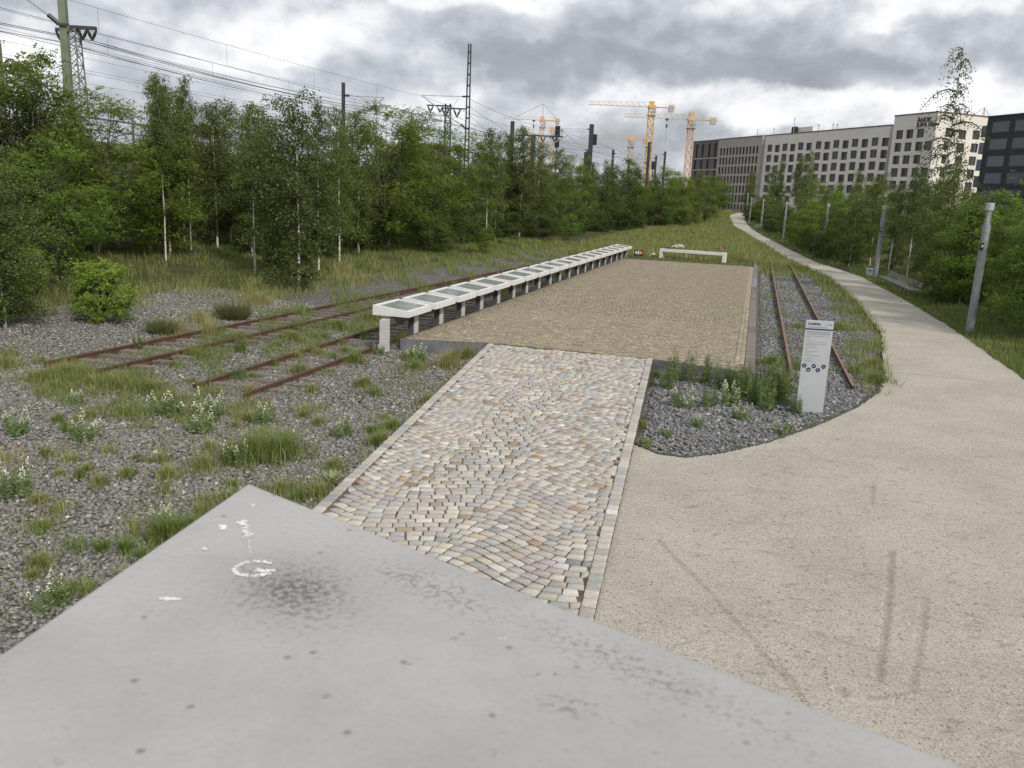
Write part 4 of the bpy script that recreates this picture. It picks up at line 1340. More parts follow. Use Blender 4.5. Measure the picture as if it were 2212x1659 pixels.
# ------------------------------------------------------------------ tower cranes
def crane(x, y, h, zj, L, R, rz, label, mc, jibm, apex=0.0, w=1.9, hook=None, cab=True):
    root = tag(empty('tower_crane', (x, y, 0), rz), label, 'crane', 'tower cranes beyond the trees')
    lattice(root, 3, zj - .6, w, w, mc, 3.2, .12, 'tower')
    MB().box(-w * .65, w * .65, -w * .65, w * .65, zj - .6, zj + .5).box(-w * .4, w * .4, -w * .4, w * .4, zj + .501, h).build('slewing_unit', mc, root)
    jb = MB(); n = int(L / 2.2)
    for k in range(n):
        xa, xb = -L * k / n, -L * (k + 1) / n
        ha = (1.9 if not apex else 1.5) * (1 - .35 * k / n); hb = (1.9 if not apex else 1.5) * (1 - .35 * (k + 1) / n)
        for s in (-.6, .6):
            jb.tube([(xa, s, zj), (xb, s, zj)], .10, 4, False)
            jb.tube([(xa, s, zj), ((xa + xb) / 2, 0, zj + (ha + hb) / 2)], .05, 3, False)
            jb.tube([((xa + xb) / 2, 0, zj + (ha + hb) / 2), (xb, s, zj)], .05, 3, False)
        jb.tube([(xa, 0, zj + ha), (xb, 0, zj + hb)], .09, 4, False)
    jb.build('jib', jibm, root)
    cj = MB().box(0, R, -.7, -.55, zj - .2, zj + .15).box(0, R, .55, .7, zj - .2, zj + .15)
    for k in range(8): cj.box(R * k / 8, R * k / 8 + .15, -.55, .55, zj - .15, zj + .1)
    for k in range(7): cj.tube([(R * k / 7, -.6, zj + .15), (R * k / 7, -.6, zj + 1.2)], .04, 3)
    cj.tube([(0, -.6, zj + 1.2), (R, -.6, zj + 1.2)], .04, 3)
    cj.build('counter_jib', M['craney'], root)
    MB().box(R * .72, R * .94, -.65, .65, zj - 1.7, zj + .9).build('counterweight', M['ballastblock'], root)
    if cab:
        MB().box(.2, 1.6, -2.1, -1.0, zj - 2.2, zj - .4).build('cab', M['ballastblock'], root)
        MB().box(-w * .8, w * .8, -w * .85, w * .85, zj - 3.4, zj - 3.2).tube([(-w, -w, zj - 2.4), (w, -w, zj - 2.4)], .05, 3).build('service_platform', M['ballastblock'], root)
    if apex:
        mb = MB()
        for s in (-.6, .6):
            mb.tube([(-.7, s, zj + .5), (0, 0, zj + apex)], .10, 4).tube([(.7, s, zj + .5), (0, 0, zj + apex)], .10, 4)
        for k in range(1, 6): q = k / 6; mb.box(-.7 * (1 - q), .7 * (1 - q), -.6 * (1 - q), .6 * (1 - q), zj + apex * q, zj + apex * q + .1)
        mb.build('apex', mc, root)
        MB().tube([(0, 0, zj + apex), (-L * .66, 0, zj + 1.3)], .09, 3).tube([(0, 0, zj + apex), (R * .85, 0, zj + .3)], .07, 3).build('tie_bar', M['wire'], root)
    if hook:
        MB().box(-hook - .6, -hook + .6, -.5, .5, zj - .7, zj - .1).build('trolley', M['mastdark'], root)
        MB().tube([(-hook, 0, zj - .7), (-hook, 0, zj - 10)], .06, 4).box(-hook - .3, -hook + .3, -.3, .3, zj - 3.4, zj - 2.2).build('hoist_rope', M['mastdark'], root)


crane(-46.0, 355.5, 45.0, 42.8, 25.5, 9.5, R_(14), 'tallest yellow flat-top tower crane in the middle distance', M['craney'], M['cranew'], w=2.3)
crane(-28.8, 344.8, 39.8, 37.2, 26, 10, R_(13), 'tower crane with white counterweight just left of the grey offices', M['craneo'], M['cranew'], hook=9.5, w=2.2)
crane(-60.0, 398.5, 34.9, 33.0, 21.5, 7.5, R_(12), 'lower orange tower crane partly behind the tallest crane', M['craneo'], M['cranew'], w=2.2)
crane(-99.8, 387.3, 41.5, 39.8, 18, 8.3, R_(15), 'slim orange crane with pointed apex left of the black signal', M['craneo'], M['cranew'], apex=7.2, w=1.9, hook=4)
crane(-107, 437, 41.0, 39.3, 13, 6, R_(14), 'faint crane behind the black signal, right of the pointed crane', M['craneo'], M['cranew'], w=2.0)
crane(-125.6, 463, 40.4, 38.6, 6.5, 5.5, R_(14), 'small faint crane left of the pointed crane tower', M['craneo'], M['cranew'], w=2.0)
crane(77.8, 364.7, 40, 38.6, 14, 8, R_(40), 'red crane tip showing above the hotel roof', M['craneo'], M['craneo'], apex=6.6)

# ------------------------------------------------------------------ buildings
glassm, t, p = newmat('window_glass')
t.put(p.inputs['Base Color'], t.mix(t.n('ShaderNodeObjectInfo').outputs['Random'], (.018, .020, .022), (.06, .062, .065)))
p.inputs['Roughness'].default_value = .08; p.inputs['Specular IOR Level'].default_value = .5
framem = surf('window_frame_brown', (.045, .036, .032), (.06, .05, .045), 1, .6)
curtm = surf('curtain', (.16, .15, .14), (.10, .095, .09), 2, .9)


def facade(mb, O, u, n, W, H, ops, depth=.35, z0=0.0):
    """wall quads round rectangular openings, with reveals; O left foot, u along, n outward"""
    O, u, n = Vector(O), Vector(u), Vector(n); zv = Vector((0, 0, 1))
    us = sorted({0.0, W} | {round(q, 3) for o in ops for q in o[:2]})
    vs = sorted({z0, H} | {round(q, 3) for o in ops for q in o[2:4]})
    import bisect
    hole = set()
    for a, b, c, d in ops:
        for i in range(bisect.bisect_left(us, round(a, 3)), bisect.bisect_left(us, round(b, 3))):
            for j in range(bisect.bisect_left(vs, round(c, 3)), bisect.bisect_left(vs, round(d, 3))):
                hole.add((i, j))
    P = lambda a, z, dd=0.0: tuple(O + u * a + zv * z - n * dd)
    for i in range(len(us) - 1):
        run = None
        for j in range(len(vs)):
            solid = j < len(vs) - 1 and (i, j) not in hole
            if solid and run is None: run = vs[j]
            if not solid and run is not None:
                mb.quad(P(us[i], run), P(us[i + 1], run), P(us[i + 1], vs[j]), P(us[i], vs[j])); run = None
    for a, b, c, d in ops:
        mb.quad(P(a, c), P(b, c), P(b, c, depth), P(a, c, depth)); mb.quad(P(a, d), P(b, d), P(b, d, depth), P(a, d, depth))
        mb.quad(P(a, c), P(a, d), P(a, d, depth), P(a, c, depth)); mb.quad(P(b, c), P(b, d), P(b, d, depth), P(b, c, depth))


def win_mesh(w, h, kind):
    f = MB(); b = .09
    f.box(0, w, -.02, .06, 0, b).box(0, w, -.02, .06, h - b, h).box(0, b, -.02, .06, b, h - b).box(w - b, w, -.02, .06, b, h - b)
    x = w * (.36 if kind else .62)
    if w > 1.5: f.box(x - .06, x + .06, -.02, .06, b, h - b)
    if w > 1.5 and kind: f.box(b, x - .06, -.015, .05, b, h - b)
    g = MB().quad((b, .03, b), (w - b, .03, b), (w - b, .03, h - b), (b, .03, h - b))
    c = MB().box(w * .62, w * .80, .001, .022, b, h - b)
    return f.mesh('window', framem), g.mesh('pane', glassm), (c.mesh('curtain', curtm) if w > 1.5 else None)


def windows(root, O, u, n, ops, depth=.33):
    cache = {}
    O, u, n = Vector(O), Vector(u), Vector(n)
    for i, (a, b, c, d) in enumerate(ops):
        key = (round(b - a, 2), round(d - c, 2), i % 2)
        if key not in cache: cache[key] = win_mesh(b - a, d - c, i % 2)
        f, g, cu = cache[key]
        o = bpy.data.objects.new('window', f); pos = O + u * a + Vector((0, 0, c)) - n * depth
        o.matrix_local = Matrix(((u.x, -n.x, 0, pos.x), (u.y, -n.y, 0, pos.y), (0, 0, 1, pos.z), (0, 0, 0, 1)))
        link(o, root)
        link(bpy.data.objects.new('pane', g), o)
        if cu and (i * 7) % 5 < 3: link(bpy.data.objects.new('curtain', cu), o)


ZG = 3.0
U = Vector((.6, -.8, 0)); N = Vector((-.8, -.6, 0))          # park-side facades run along U and face N
cream = surf('hotel_render', (.74, .70, .645), (.70, .665, .615), .25, .9, dirt=(.64, .605, .555), dscale=.12)
# hotel tower with lettering
ht = tag(empty('hotel_tower', (36.5, 283.5, 0)), 'pale hotel tower with dark lettering and one sunlit side', 'building')
Wt, Ht, Dt = 15.9, 33.2, 22.0
FH = 3.68
ops = []
for r in range(7):
    z1 = 29.3 - r * FH
    for cx in (2.7, 6.6, 10.6, 13.9)[:3 if r == 0 else 4]:
        if cx == 13.9 and r % 2 == 0: continue
        ops.append((cx - 1.3, cx + 1.3, z1 - 2.55 - (.25 if int(cx) % 4 else 0), z1 - (.25 if int(cx) % 4 else 0)))
ops2 = []
N2, U2 = Vector((.6, -.8, 0)), Vector((.8, .6, 0))
for r in range(7):
    z1 = 29.3 - r * FH
    for k, cx in enumerate((5.2, 10.4, 15.8)):
        ops2.append((cx - 1.4, cx + 1.4, z1 - 2.55 - .25 * (k % 2), z1 - .25 * (k % 2)))
mb = MB()
facade(mb, (0, 0, 0), U, N, Wt, Ht, ops, z0=ZG)
cor = U * Wt
facade(mb, cor, U2, N2, Dt, Ht, ops2, z0=ZG)
b1, b2 = cor + U2 * Dt, U2 * Dt
mb.quad(b1 + Vector((0, 0, ZG)), b2 + Vector((0, 0, ZG)), b2 + Vector((0, 0, Ht)), b1 + Vector((0, 0, Ht)))
mb.quad(b2 + Vector((0, 0, ZG)), Vector((0, 0, ZG)), Vector((0, 0, Ht)), b2 + Vector((0, 0, Ht)))
mb.build('wall', cream, ht)
roofm = surf('roof_edge_grey', (.16, .155, .15), (.13, .125, .12), 1, .7)
def roofcap(root, A, u, n, W, D, z, mat=None):
    u, n, A = Vector(u), Vector(n), Vector(A)
    q = [A - u * .15 + n * .15, A + u * (W + .15) + n * .15, A + u * (W + .15) - n * (D + .15), A - u * .15 - n * (D + .15)]
    MB().hexa([(v.x, v.y, z) for v in q] + [(v.x, v.y, z + .35) for v in q]).build('roof', mat or roofm, root)


roofcap(ht, (0, 0, 0), U, N, Wt, Dt, Ht + .002)
windows(ht, (0, 0, 0), U, N, ops)
windows(ht, cor, U2, N2, ops2)
letm = surf('dark_lettering', (.045, .038, .034), None, rough=.6)
def letters(s, size, a, z):
    pos = U * a + N * .12 + Vector((0, 0, z))
    text(s, size, None, None, letm, ht, mat4=Matrix(((U.x, 0, N.x, pos.x), (U.y, 0, N.y, pos.y), (0, 1, 0, pos.z), (0, 0, 0, 1))), extrude=.06, bold=.03)


letters('AHOI!', 1.75, 8.9, 30.9)
letters('JUFA Hotel', 1.75, 8.9, 29.55)

# hotel wing
wg = tag(empty('hotel_wing', (-.5, 335.1, 0)), 'long pale hotel wing with staggered dark windows left of the tower', 'building')
Ww, Hw = 61.0, 30.8
ops = []
for r in range(7):
    z1 = 27.6 - r * 3.62
    for k in range(14):
        a = 2.0 + k * 4.28 + (.5 if k > 5 else 0)
        dz_ = .28 * (k % 2)
        if r == 6 and k > 3: continue
        if r == 5 and k > 3: continue
        ops.append((a, a + 2.75, z1 - 2.55 - dz_, z1 - dz_))
mb = MB(); facade(mb, (0, 0, 0), U, N, Ww, Hw, ops, z0=ZG)
D_ = 16
for A, B in ((U * Ww, U * Ww - N * D_), (U * Ww - N * D_, -N * D_), (-N * D_, Vector((0, 0, 0)))):
    mb.quad(A + Vector((0, 0, ZG)), B + Vector((0, 0, ZG)), B + Vector((0, 0, Hw)), A + Vector((0, 0, Hw)))
mb.build('wall', cream, wg)
roofcap(wg, (0, 0, 0), U, N, Ww, D_, Hw + .002)
windows(wg, (0, 0, 0), U, N, ops)
pod = U * 10 - N * 3
mb = MB()
for a, b, dd, z in ((11, 22, 3, 33.2),):
    q = [U * a - N * dd, U * b - N * dd, U * b - N * (dd + 5), U * a - N * (dd + 5)]
    mb.hexa([(v.x, v.y, Hw + .36) for v in q] + [(v.x, v.y, z) for v in q])
mb.build('plant_room', cream, wg)
q = [U * 12.0 - N * 2, U * 14.4 - N * 2, U * 14.4 - N * 2.9, U * 12.0 - N * 2.9]
MB().hexa([(v.x, v.y, Hw + .36) for v in q] + [(v.x, v.y, 33.5) for v in q]).build('stair_head', M['black'], wg)
for a, h in ((3, 1.6), (14, 3.0 + 1.6), (27, 1.6), (34, 1.4), (36, 1.2)):
    v = U * a - N * 1.4
    MB().tube([(v.x, v.y, Hw), (v.x, v.y, Hw + .6 + h)], .12, 5).lathe([(.25, Hw + .6 + h), (.28, Hw + h + .9), (.1, Hw + h + 1.1)], 8, (v.x, v.y, 0)).build('roof_vent', M['galv'], wg)
base = MB().box(0, 1, 0, 1, 0, 1)
mb = MB(); q = [U * 26 + N * .4, U * Ww + N * .4, U * Ww - N * .01, U * 26 - N * .01]
mb.hexa([(v.x, v.y, ZG) for v in q] + [(v.x, v.y, 7.2) for v in q]).build('base_storey', surf('base_grey', (.28, .27, .265), None), wg)

# grey-brown offices
of = tag(empty('office_block', (-18.3, 357.1, 0)), 'grey-brown office block with narrow upright windows between wing and dark block', 'building')
taupe = surf('office_render', (.42, .38, .345), (.385, .35, .32), .25, .9)
Wo = 28.3
ops = []
for r in range(7):
    z1 = 27.3 - r * 3.62
    for k in range(12):
        a = 1.5 + k * 2.13
        ops.append((a, a + 1.30, z1 - 2.75, z1))
mb = MB(); facade(mb, (0, 0, 0), U, N, Wo, Hw, ops, .45, z0=ZG)
for A, B in ((U * Wo, U * Wo - N * D_), (U * Wo - N * D_, -N * D_), (-N * D_, Vector((0, 0, 0)))):
    mb.quad(A + Vector((0, 0, ZG)), B + Vector((0, 0, ZG)), B + Vector((0, 0, Hw)), A + Vector((0, 0, Hw)))
mb.build('wall', taupe, of)
roofcap(of, (0, 0, 0), U, N, Wo - .4, D_, Hw - .05)
windows(of, (0, 0, 0), U, N, ops, .42)
v = U * 22 - N * 2
MB().tube([(v.x, v.y, Hw), (v.x, v.y, Hw + 3.0)], .13, 5).build('roof_mast', M['galv'], of)

# dark block at the end
dkb = tag(empty('dark_office_block', (-29.5, 373.2, 0)), 'dark grey office block with irregular tall windows beside the crane', 'building')
slate = surf('slate_panels', (.155, .146, .138), (.13, .123, .117), .3, .7)
Wd = 19.2
ops = []
rr = random.Random(12)
for r, (za, zb_) in enumerate(((24.2, 29.6), (19.6, 23.3), (15.0, 18.7), (10.4, 14.1), (5.6, 9.4))):
    for k, a in enumerate((2.3, 6.6, 11.4, 16.3)):
        a += rr.uniform(-.6, .6); ops.append((a, a + 1.7, za, zb_))
mb = MB(); facade(mb, (0, 0, 0), U, N, Wd, Hw, ops, .4, z0=ZG)
for A, B in ((U * Wd, U * Wd - N * D_), (U * Wd - N * D_, -N * D_), (-N * D_, Vector((0, 0, 0)))):
    mb.quad(A + Vector((0, 0, ZG)), B + Vector((0, 0, ZG)), B + Vector((0, 0, Hw)), A + Vector((0, 0, Hw)))
mb.build('wall', slate, dkb)
roofcap(dkb, (0, 0, 0), U, N, Wd - .4, D_, Hw - .1)
windows(dkb, (0, 0, 0), U, N, ops, .38)
for z in (23.75, 19.15, 14.55, 9.9):
    q = [N * .18, U * Wd + N * .18, U * Wd - N * .01, -N * .01]
    MB().hexa([(v.x, v.y, z - .22) for v in q] + [(v.x, v.y, z + .22) for v in q]).build('floor_band', taupe, dkb)

# black building on the right
bk = tag(empty('black_building', (49.4, 226.6, 0)), 'black modern building with wide windows and bays at the right edge', 'building')
blk = surf('black_cladding', (.022, .025, .032), (.030, .034, .042), .4, .6)
Wb, Hb, Db = 40.0, 27.4, 20.0
UB = Vector((.546, -.838, 0)); NB = Vector((-.838, -.546, 0))
ops = []
for r in range(7):
    z1 = 26.4 - r * 3.85
    for k in range(6):
        a = 1.5 + k * 6.2 - .35 * 0
        ops.append((a, a + 4.9, z1 - 2.55, z1))
mb = MB(); facade(mb, (0, 0, 0), UB, NB, Wb, Hb, ops, .12, z0=ZG)
for A, B in ((UB * Wb, UB * Wb - NB * Db), (UB * Wb - NB * Db, -NB * Db), (-NB * Db, Vector((0, 0, 0)))):
    mb.quad(A + Vector((0, 0, ZG)), B + Vector((0, 0, ZG)), B + Vector((0, 0, Hb)), A + Vector((0, 0, Hb)))
mb.build('wall', blk, bk)
roofcap(bk, (0, 0, 0), UB, NB, Wb, Db, Hb + .002, blk)
q = [UB * 8 - NB * 2, UB * 30 - NB * 2, UB * 30 - NB * 14, UB * 8 - NB * 14]
MB().hexa([(v.x, v.y, Hb + .36) for v in q] + [(v.x, v.y, Hb + 4.6) for v in q]).build('roof_storey', blk, bk)
bglass, t, p = newmat('blue_grey_glass')
t.put(p.inputs['Base Color'], t.mix(t.n('ShaderNodeObjectInfo').outputs['Random'], (.055, .068, .09), (.10, .12, .15)))
p.inputs['Roughness'].default_value = .12
bf = MB().box(0, 4.9, -.05, .03, 0, .12).box(0, 4.9, -.05, .03, 2.43, 2.55).box(0, .12, -.05, .03, .12, 2.43).box(4.78, 4.9, -.05, .03, .12, 2.43).mesh('window', surf('black_frame', (.05, .055, .065), None, rough=.5))
bg_ = MB().quad((.12, 0, .12), (4.78, 0, .12), (4.78, 0, 2.43), (.12, 0, 2.43)).mesh('pane', bglass)
for a, b, c, d in ops:
    o = bpy.data.objects.new('window', bf); pos = UB * a + Vector((0, 0, c)) - NB * .05
    o.matrix_local = Matrix(((UB.x, -NB.x, 0, pos.x), (UB.y, -NB.y, 0, pos.y), (0, 0, 1, pos.z), (0, 0, 0, 1))); link(o, bk)
    link(bpy.data.objects.new('pane', bg_), o)
for r in range(7):                                            # bays at the near left corner
    z1 = 25.9 - r * 3.85 - .2
    q = [-UB * 1.7 - NB * .3, UB * .3 - NB * .3, UB * .3 - NB * 3.2, -UB * 1.7 - NB * 3.2]
    by = MB().hexa([(v.x, v.y, z1 - 2.6) for v in q] + [(v.x, v.y, z1) for v in q]).build('bay_window', M['mastgrey'], bk)
    q = [-UB * 1.5 - NB * .27, UB * .0 - NB * .27]
    MB().quad((q[0].x, q[0].y, z1 - 2.4), (q[1].x, q[1].y, z1 - 2.4), (q[1].x, q[1].y, z1 - .2), (q[0].x, q[0].y, z1 - .2)).build('pane', bglass, by)
for a, h in ((14, 3), (16, 4)):
    v = UB * a - NB * 5
    MB().tube([(v.x, v.y, Hb + 4.6), (v.x, v.y, Hb + 4.6 + h)], .06, 4).build('antenna', M['galv'], bk)

# flat roofed building far behind the locust
fb = tag(empty('flat_roofed_building', (-64, 150, 0)), 'brown flat-roofed building just showing above the locust crowns', 'building')
MB().box(-2, 3, 0, 14, 0, 13.2).build('wall', surf('brown_brick', (.16, .115, .085), (.12, .09, .07), .6, .9), fb)
MB().box(-2.4, 3.4, -.6, 14.6, 13.202, 13.6).build('roof', roofm, fb)
# distant ground-level city edge
fs = tag(empty('distant_hall', (-120, 620, 0)), 'low pale distant hall between the crane feet', 'building')
MB().box(-60, 150, 0, 30, 0, 15).build('wall', surf('far_wall', (.42, .41, .40), (.30, .29, .28), .05, .9), fs)
MB().box(-61, 151, -1, 31, 15.01, 15.8).build('roof', roofm, fs)

# ------------------------------------------------------------------ vegetation
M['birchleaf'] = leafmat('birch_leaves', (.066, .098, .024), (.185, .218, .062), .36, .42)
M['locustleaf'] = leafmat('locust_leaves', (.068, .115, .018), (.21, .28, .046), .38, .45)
M['shrubleaf'] = leafmat('shrub_leaves', (.050, .082, .018), (.125, .168, .038), .30, .45)
M['limeleaf'] = leafmat('young_yellow_leaves', (.17, .245, .038), (.35, .42, .08), .38, .45, .08)
M['grass'] = leafmat('grass_blades', (.135, .205, .040), (.40, .34, .175), .30, .6, 0)
M['weed'] = leafmat('weed_leaves', (.105, .160, .050), (.21, .27, .10), .30, .5, .1)
M['valer'] = leafmat('valerian_leaves', (.13, .20, .085), (.25, .33, .15), .30, .5, .1)
M['broom'] = leafmat('broom_twigs', (.085, .105, .042), (.17, .18, .08), .2, .6, .1)
M['mullein'] = leafmat('mullein_leaves', (.19, .23, .105), (.30, .34, .17), .2, .8, .05)
M['twig'] = surf('birch_twig', (.075, .060, .045), (.05, .042, .034), 8, .9)
M['bark'] = surf('dark_bark', (.085, .070, .052), (.05, .042, .032), 8, .95, .5, 30, .01)
m, t, p = newmat('birch_bark')
gp = t.n('ShaderNodeTexCoord').outputs['Object']
mp = t.n('ShaderNodeMapping'); t.put(mp.inputs['Vector'], gp); mp.inputs['Scale'].default_value = (3, 3, 9)
k1 = t.noise(mp.outputs[0], 1.0, 5, .7)
sp = t.n('ShaderNodeSeparateXYZ'); t.l.new(gp, sp.inputs[0])
t.put(p.inputs['Base Color'], t.mix(t.ramp(k1, .52, .64), (.62, .60, .55), (.10, .085, .07)))
p.inputs['Roughness'].default_value = .8
M['birchbark'] = m


def unit(a):
    return a / np.maximum(np.linalg.norm(a, axis=-1, keepdims=True), 1e-9)


def leaves(pos, d, L, W, r):
    """rhombic leaves: pos (n,3), d direction (n,3)"""
    n = len(pos)
    d = unit(d)
    s = unit(np.cross(d, r.normal(0, 1, (n, 3))))
    L = np.broadcast_to(L, n)[:, None]; W = np.broadcast_to(W, n)[:, None]
    nn = np.cross(d, s)
    V = np.stack([pos, pos + d * L * .5 + s * W * .5, pos + d * L - nn * L * .12, pos + d * L * .5 - s * W * .5], 1)
    return V.reshape(-1, 3), np.arange(n * 4).reshape(n, 4)


def birch_proto(seed, h=8.0, spread=1.5, n=9000, clear=.25, lsize=.088, nb=46, weep=.5, jit_=1.0, lr=1.0):
    r = np.random.default_rng(seed)
    tk = MB(); lm = MB()
    bend = r.normal(0, .10, 2)
    zs = np.linspace(0, h, 9)
    tp = [(bend[0] * math.sin(z / h * 2.6) * (z / h) + .03 * math.sin(z * 2 + seed), bend[1] * math.sin(z / h * 2.2) * (z / h), z) for z in zs]
    tk.tube(tp, [max(.010, (.062 - .054 * (z / h) ** .8) * h / 8) for z in zs], 7)
    def tr(t_): return np.array([np.interp(t_ * h, zs, [q[i] for q in tp]) for i in range(3)])
    P, D, W = [], [], []
    for b in range(nb):
        t_ = clear + (0.985 - clear) * ((b + r.random()) / nb) ** .95
        s0 = tr(t_)
        a = b * 2.4 + r.normal(0, .4)
        prof = max(.12, math.sin(math.pi * (((t_ - clear) / (1 - clear)) * .70 + .20)) ** .8)
        L = spread * prof * r.uniform(.45, 1.35)
        el = r.uniform(.55, 1.0)
        us = np.linspace(0, 1, 5)
        dirv = np.array([math.cos(a), math.sin(a), 0])
        pts = [s0 + dirv * L * u * math.cos(el) * 1.15 + np.array([0, 0, L * (u * math.sin(el) - weep * u * u)]) for u in us]
        lm.tube([tuple(q) for q in pts], [.014 * lr * (1 - .8 * u) * (L / spread + .3) for u in us], 3, False)
        fr = (t_ - clear) / (1 - clear)
        k = int(n * (L + .25) / (nb * spread * .75) * (1.3 - .85 * fr))
        u = r.beta(1.6, 1.1, k)
        base = np.stack([np.interp(u, us, [q[i] for q in pts]) for i in range(3)], -1)
        jit = r.normal(0, 1, (k, 3)) * np.array([.17, .17, .13]) * (.5 + u[:, None]) * (.6 + .4 * L / spread) * jit_
        jit[:, 2] -= np.abs(r.normal(0, .20, k)) * u
        P.append(base + jit)
        D.append(r.normal(0, 1, (k, 3)) * .8 + np.array([0, 0, -.7]))
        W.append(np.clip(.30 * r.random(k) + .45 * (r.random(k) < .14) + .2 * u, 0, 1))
    P, D, W = np.vstack(P), np.vstack(D), np.concatenate(W)
    P[:, 2] = np.maximum(P[:, 2], .08)
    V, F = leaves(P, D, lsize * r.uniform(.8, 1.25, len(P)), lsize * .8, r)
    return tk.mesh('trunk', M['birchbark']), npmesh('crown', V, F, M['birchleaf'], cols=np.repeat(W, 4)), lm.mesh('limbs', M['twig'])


def locust_proto(seed, h=7.0, rad=2.3, nclump=70, fronds=62, mat='locustleaf', low=.06, fl=.27, ll=.085):
    r = np.random.default_rng(seed)
    tk = MB()
    stems = []
    for k in range(3):
        a = k * 2.1 + r.normal(0, .3)
        top = np.array([math.cos(a) * rad * .35, math.sin(a) * rad * .35, h * r.uniform(.65, .85)])
        pts = [(0, 0, 0), tuple(top * np.array([.35, .35, .35])), tuple(top * np.array([.7, .7, .7])), tuple(top)]
        tk.tube(pts, [.075, .055, .035, .015], 6); stems.append([np.array(q) for q in pts])
    P, D, W = [], [], []
    for c in range(nclump):
        u = r.normal(0, 1, 3); u /= np.linalg.norm(u)
        q = r.uniform(.45, 1.0) ** .5
        zc = h * (low + (1 - low) * (.5 + .5 * u[2] * q))
        frac = (zc / h - low) / (1 - low)
        rr_ = rad * (1 - abs(frac - .42) ** 1.8 * 1.7) * q * r.uniform(.75, 1.12)
        cen = np.array([u[0] / max(.25, math.hypot(u[0], u[1])) * rr_, u[1] / max(.25, math.hypot(u[0], u[1])) * rr_, zc])
        out = unit(np.array([cen[0], cen[1], .25 * rad]))
        st = stems[c % 3][2 if frac > .5 else 1]
        mid = (st + cen) / 2 + np.array([0, 0, .15])
        tk.tube([tuple(st), tuple(mid), tuple(cen)], [.025, .015, .006], 3, False)
        pr = r.uniform(.38, .70) * rad / 2.3
        k = fronds
        off = r.normal(0, 1, (k, 3)) * np.array([pr * .62, pr * .62, pr * .30])
        base = cen + off
        fd = unit(out * .9 + r.normal(0, .55, (k, 3)) + np.array([0, 0, -.15]))
        nl = 7
        s = (np.arange(nl) + .5) / nl
        droop = np.stack([np.zeros((k, nl)), np.zeros((k, nl)), -.30 * fl * s[None] ** 2 * np.ones((k, 1))], -1)
        pos = base[:, None] + fd[:, None] * (s[None, :, None] * fl) + droop
        side = unit(np.cross(fd, np.array([0, 0, 1.0]) + r.normal(0, .3, (k, 3))))
        sg = np.where(np.arange(nl) % 2 == 0, 1, -1)[None, :, None]
        ld = side[:, None] * sg + fd[:, None] * .35 + r.normal(0, .25, (k, nl, 3))
        P.append(pos.reshape(-1, 3)); D.append(ld.reshape(-1, 3))
        tone = np.clip(.16 + .75 * (off[:, 2] / (pr * .5)) * .5 + .18 * r.random(k) + .25 * (r.random() < .3) + .12 * frac, 0, 1)  # paler clump tops: young tips, and light and shade put into leaf colour
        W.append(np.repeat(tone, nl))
    P, D, W = np.vstack(P), np.vstack(D), np.concatenate(W)
    P[:, 2] = np.maximum(P[:, 2], .06)
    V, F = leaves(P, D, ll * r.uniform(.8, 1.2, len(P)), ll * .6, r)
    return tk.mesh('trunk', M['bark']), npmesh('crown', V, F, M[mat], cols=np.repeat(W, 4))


BIRCH = [birch_proto(1, n=9000, clear=.40, spread=1.45), birch_proto(2, n=14500, clear=.08, spread=1.7), birch_proto(3, n=15000, clear=.03, spread=1.9, nb=56), birch_proto(4, n=9000, clear=.20, spread=1.35, nb=42)]
BIRCH += [birch_proto(5, n=13000, clear=.06, spread=2.1, nb=44, weep=.8), birch_proto(6, n=12000, clear=.12, spread=1.5, nb=38, weep=.25), birch_proto(7, n=6500, clear=.45, spread=1.35, nb=40, jit_=.8)]
SPARSE = birch_proto(9, h=8.0, n=5600, clear=.16, spread=1.3, nb=52, lsize=.062, weep=1.0, jit_=.45, lr=1.8)
LOCUST = [locust_proto(11), locust_proto(12, rad=2.6, nclump=80), locust_proto(13, rad=2.1, nclump=62)]
SHRUB = [locust_proto(21, h=4.0, rad=2.0, nclump=52, fronds=60, mat='shrubleaf', low=.02, ll=.085), locust_proto(22, h=4.0, rad=1.8, nclump=46, fronds=60, mat='shrubleaf', low=.02, ll=.09)]
LIME = locust_proto(31, h=1.6, rad=.85, nclump=64, fronds=40, mat='limeleaf', low=.10, fl=.14, ll=.06)


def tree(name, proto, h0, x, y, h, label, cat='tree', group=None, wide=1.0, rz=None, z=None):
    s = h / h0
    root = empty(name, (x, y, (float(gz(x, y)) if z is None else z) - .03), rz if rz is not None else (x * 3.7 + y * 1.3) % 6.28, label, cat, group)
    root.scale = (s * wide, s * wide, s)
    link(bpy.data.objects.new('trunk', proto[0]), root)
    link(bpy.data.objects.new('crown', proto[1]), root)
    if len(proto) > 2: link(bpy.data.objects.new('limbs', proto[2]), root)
    return root


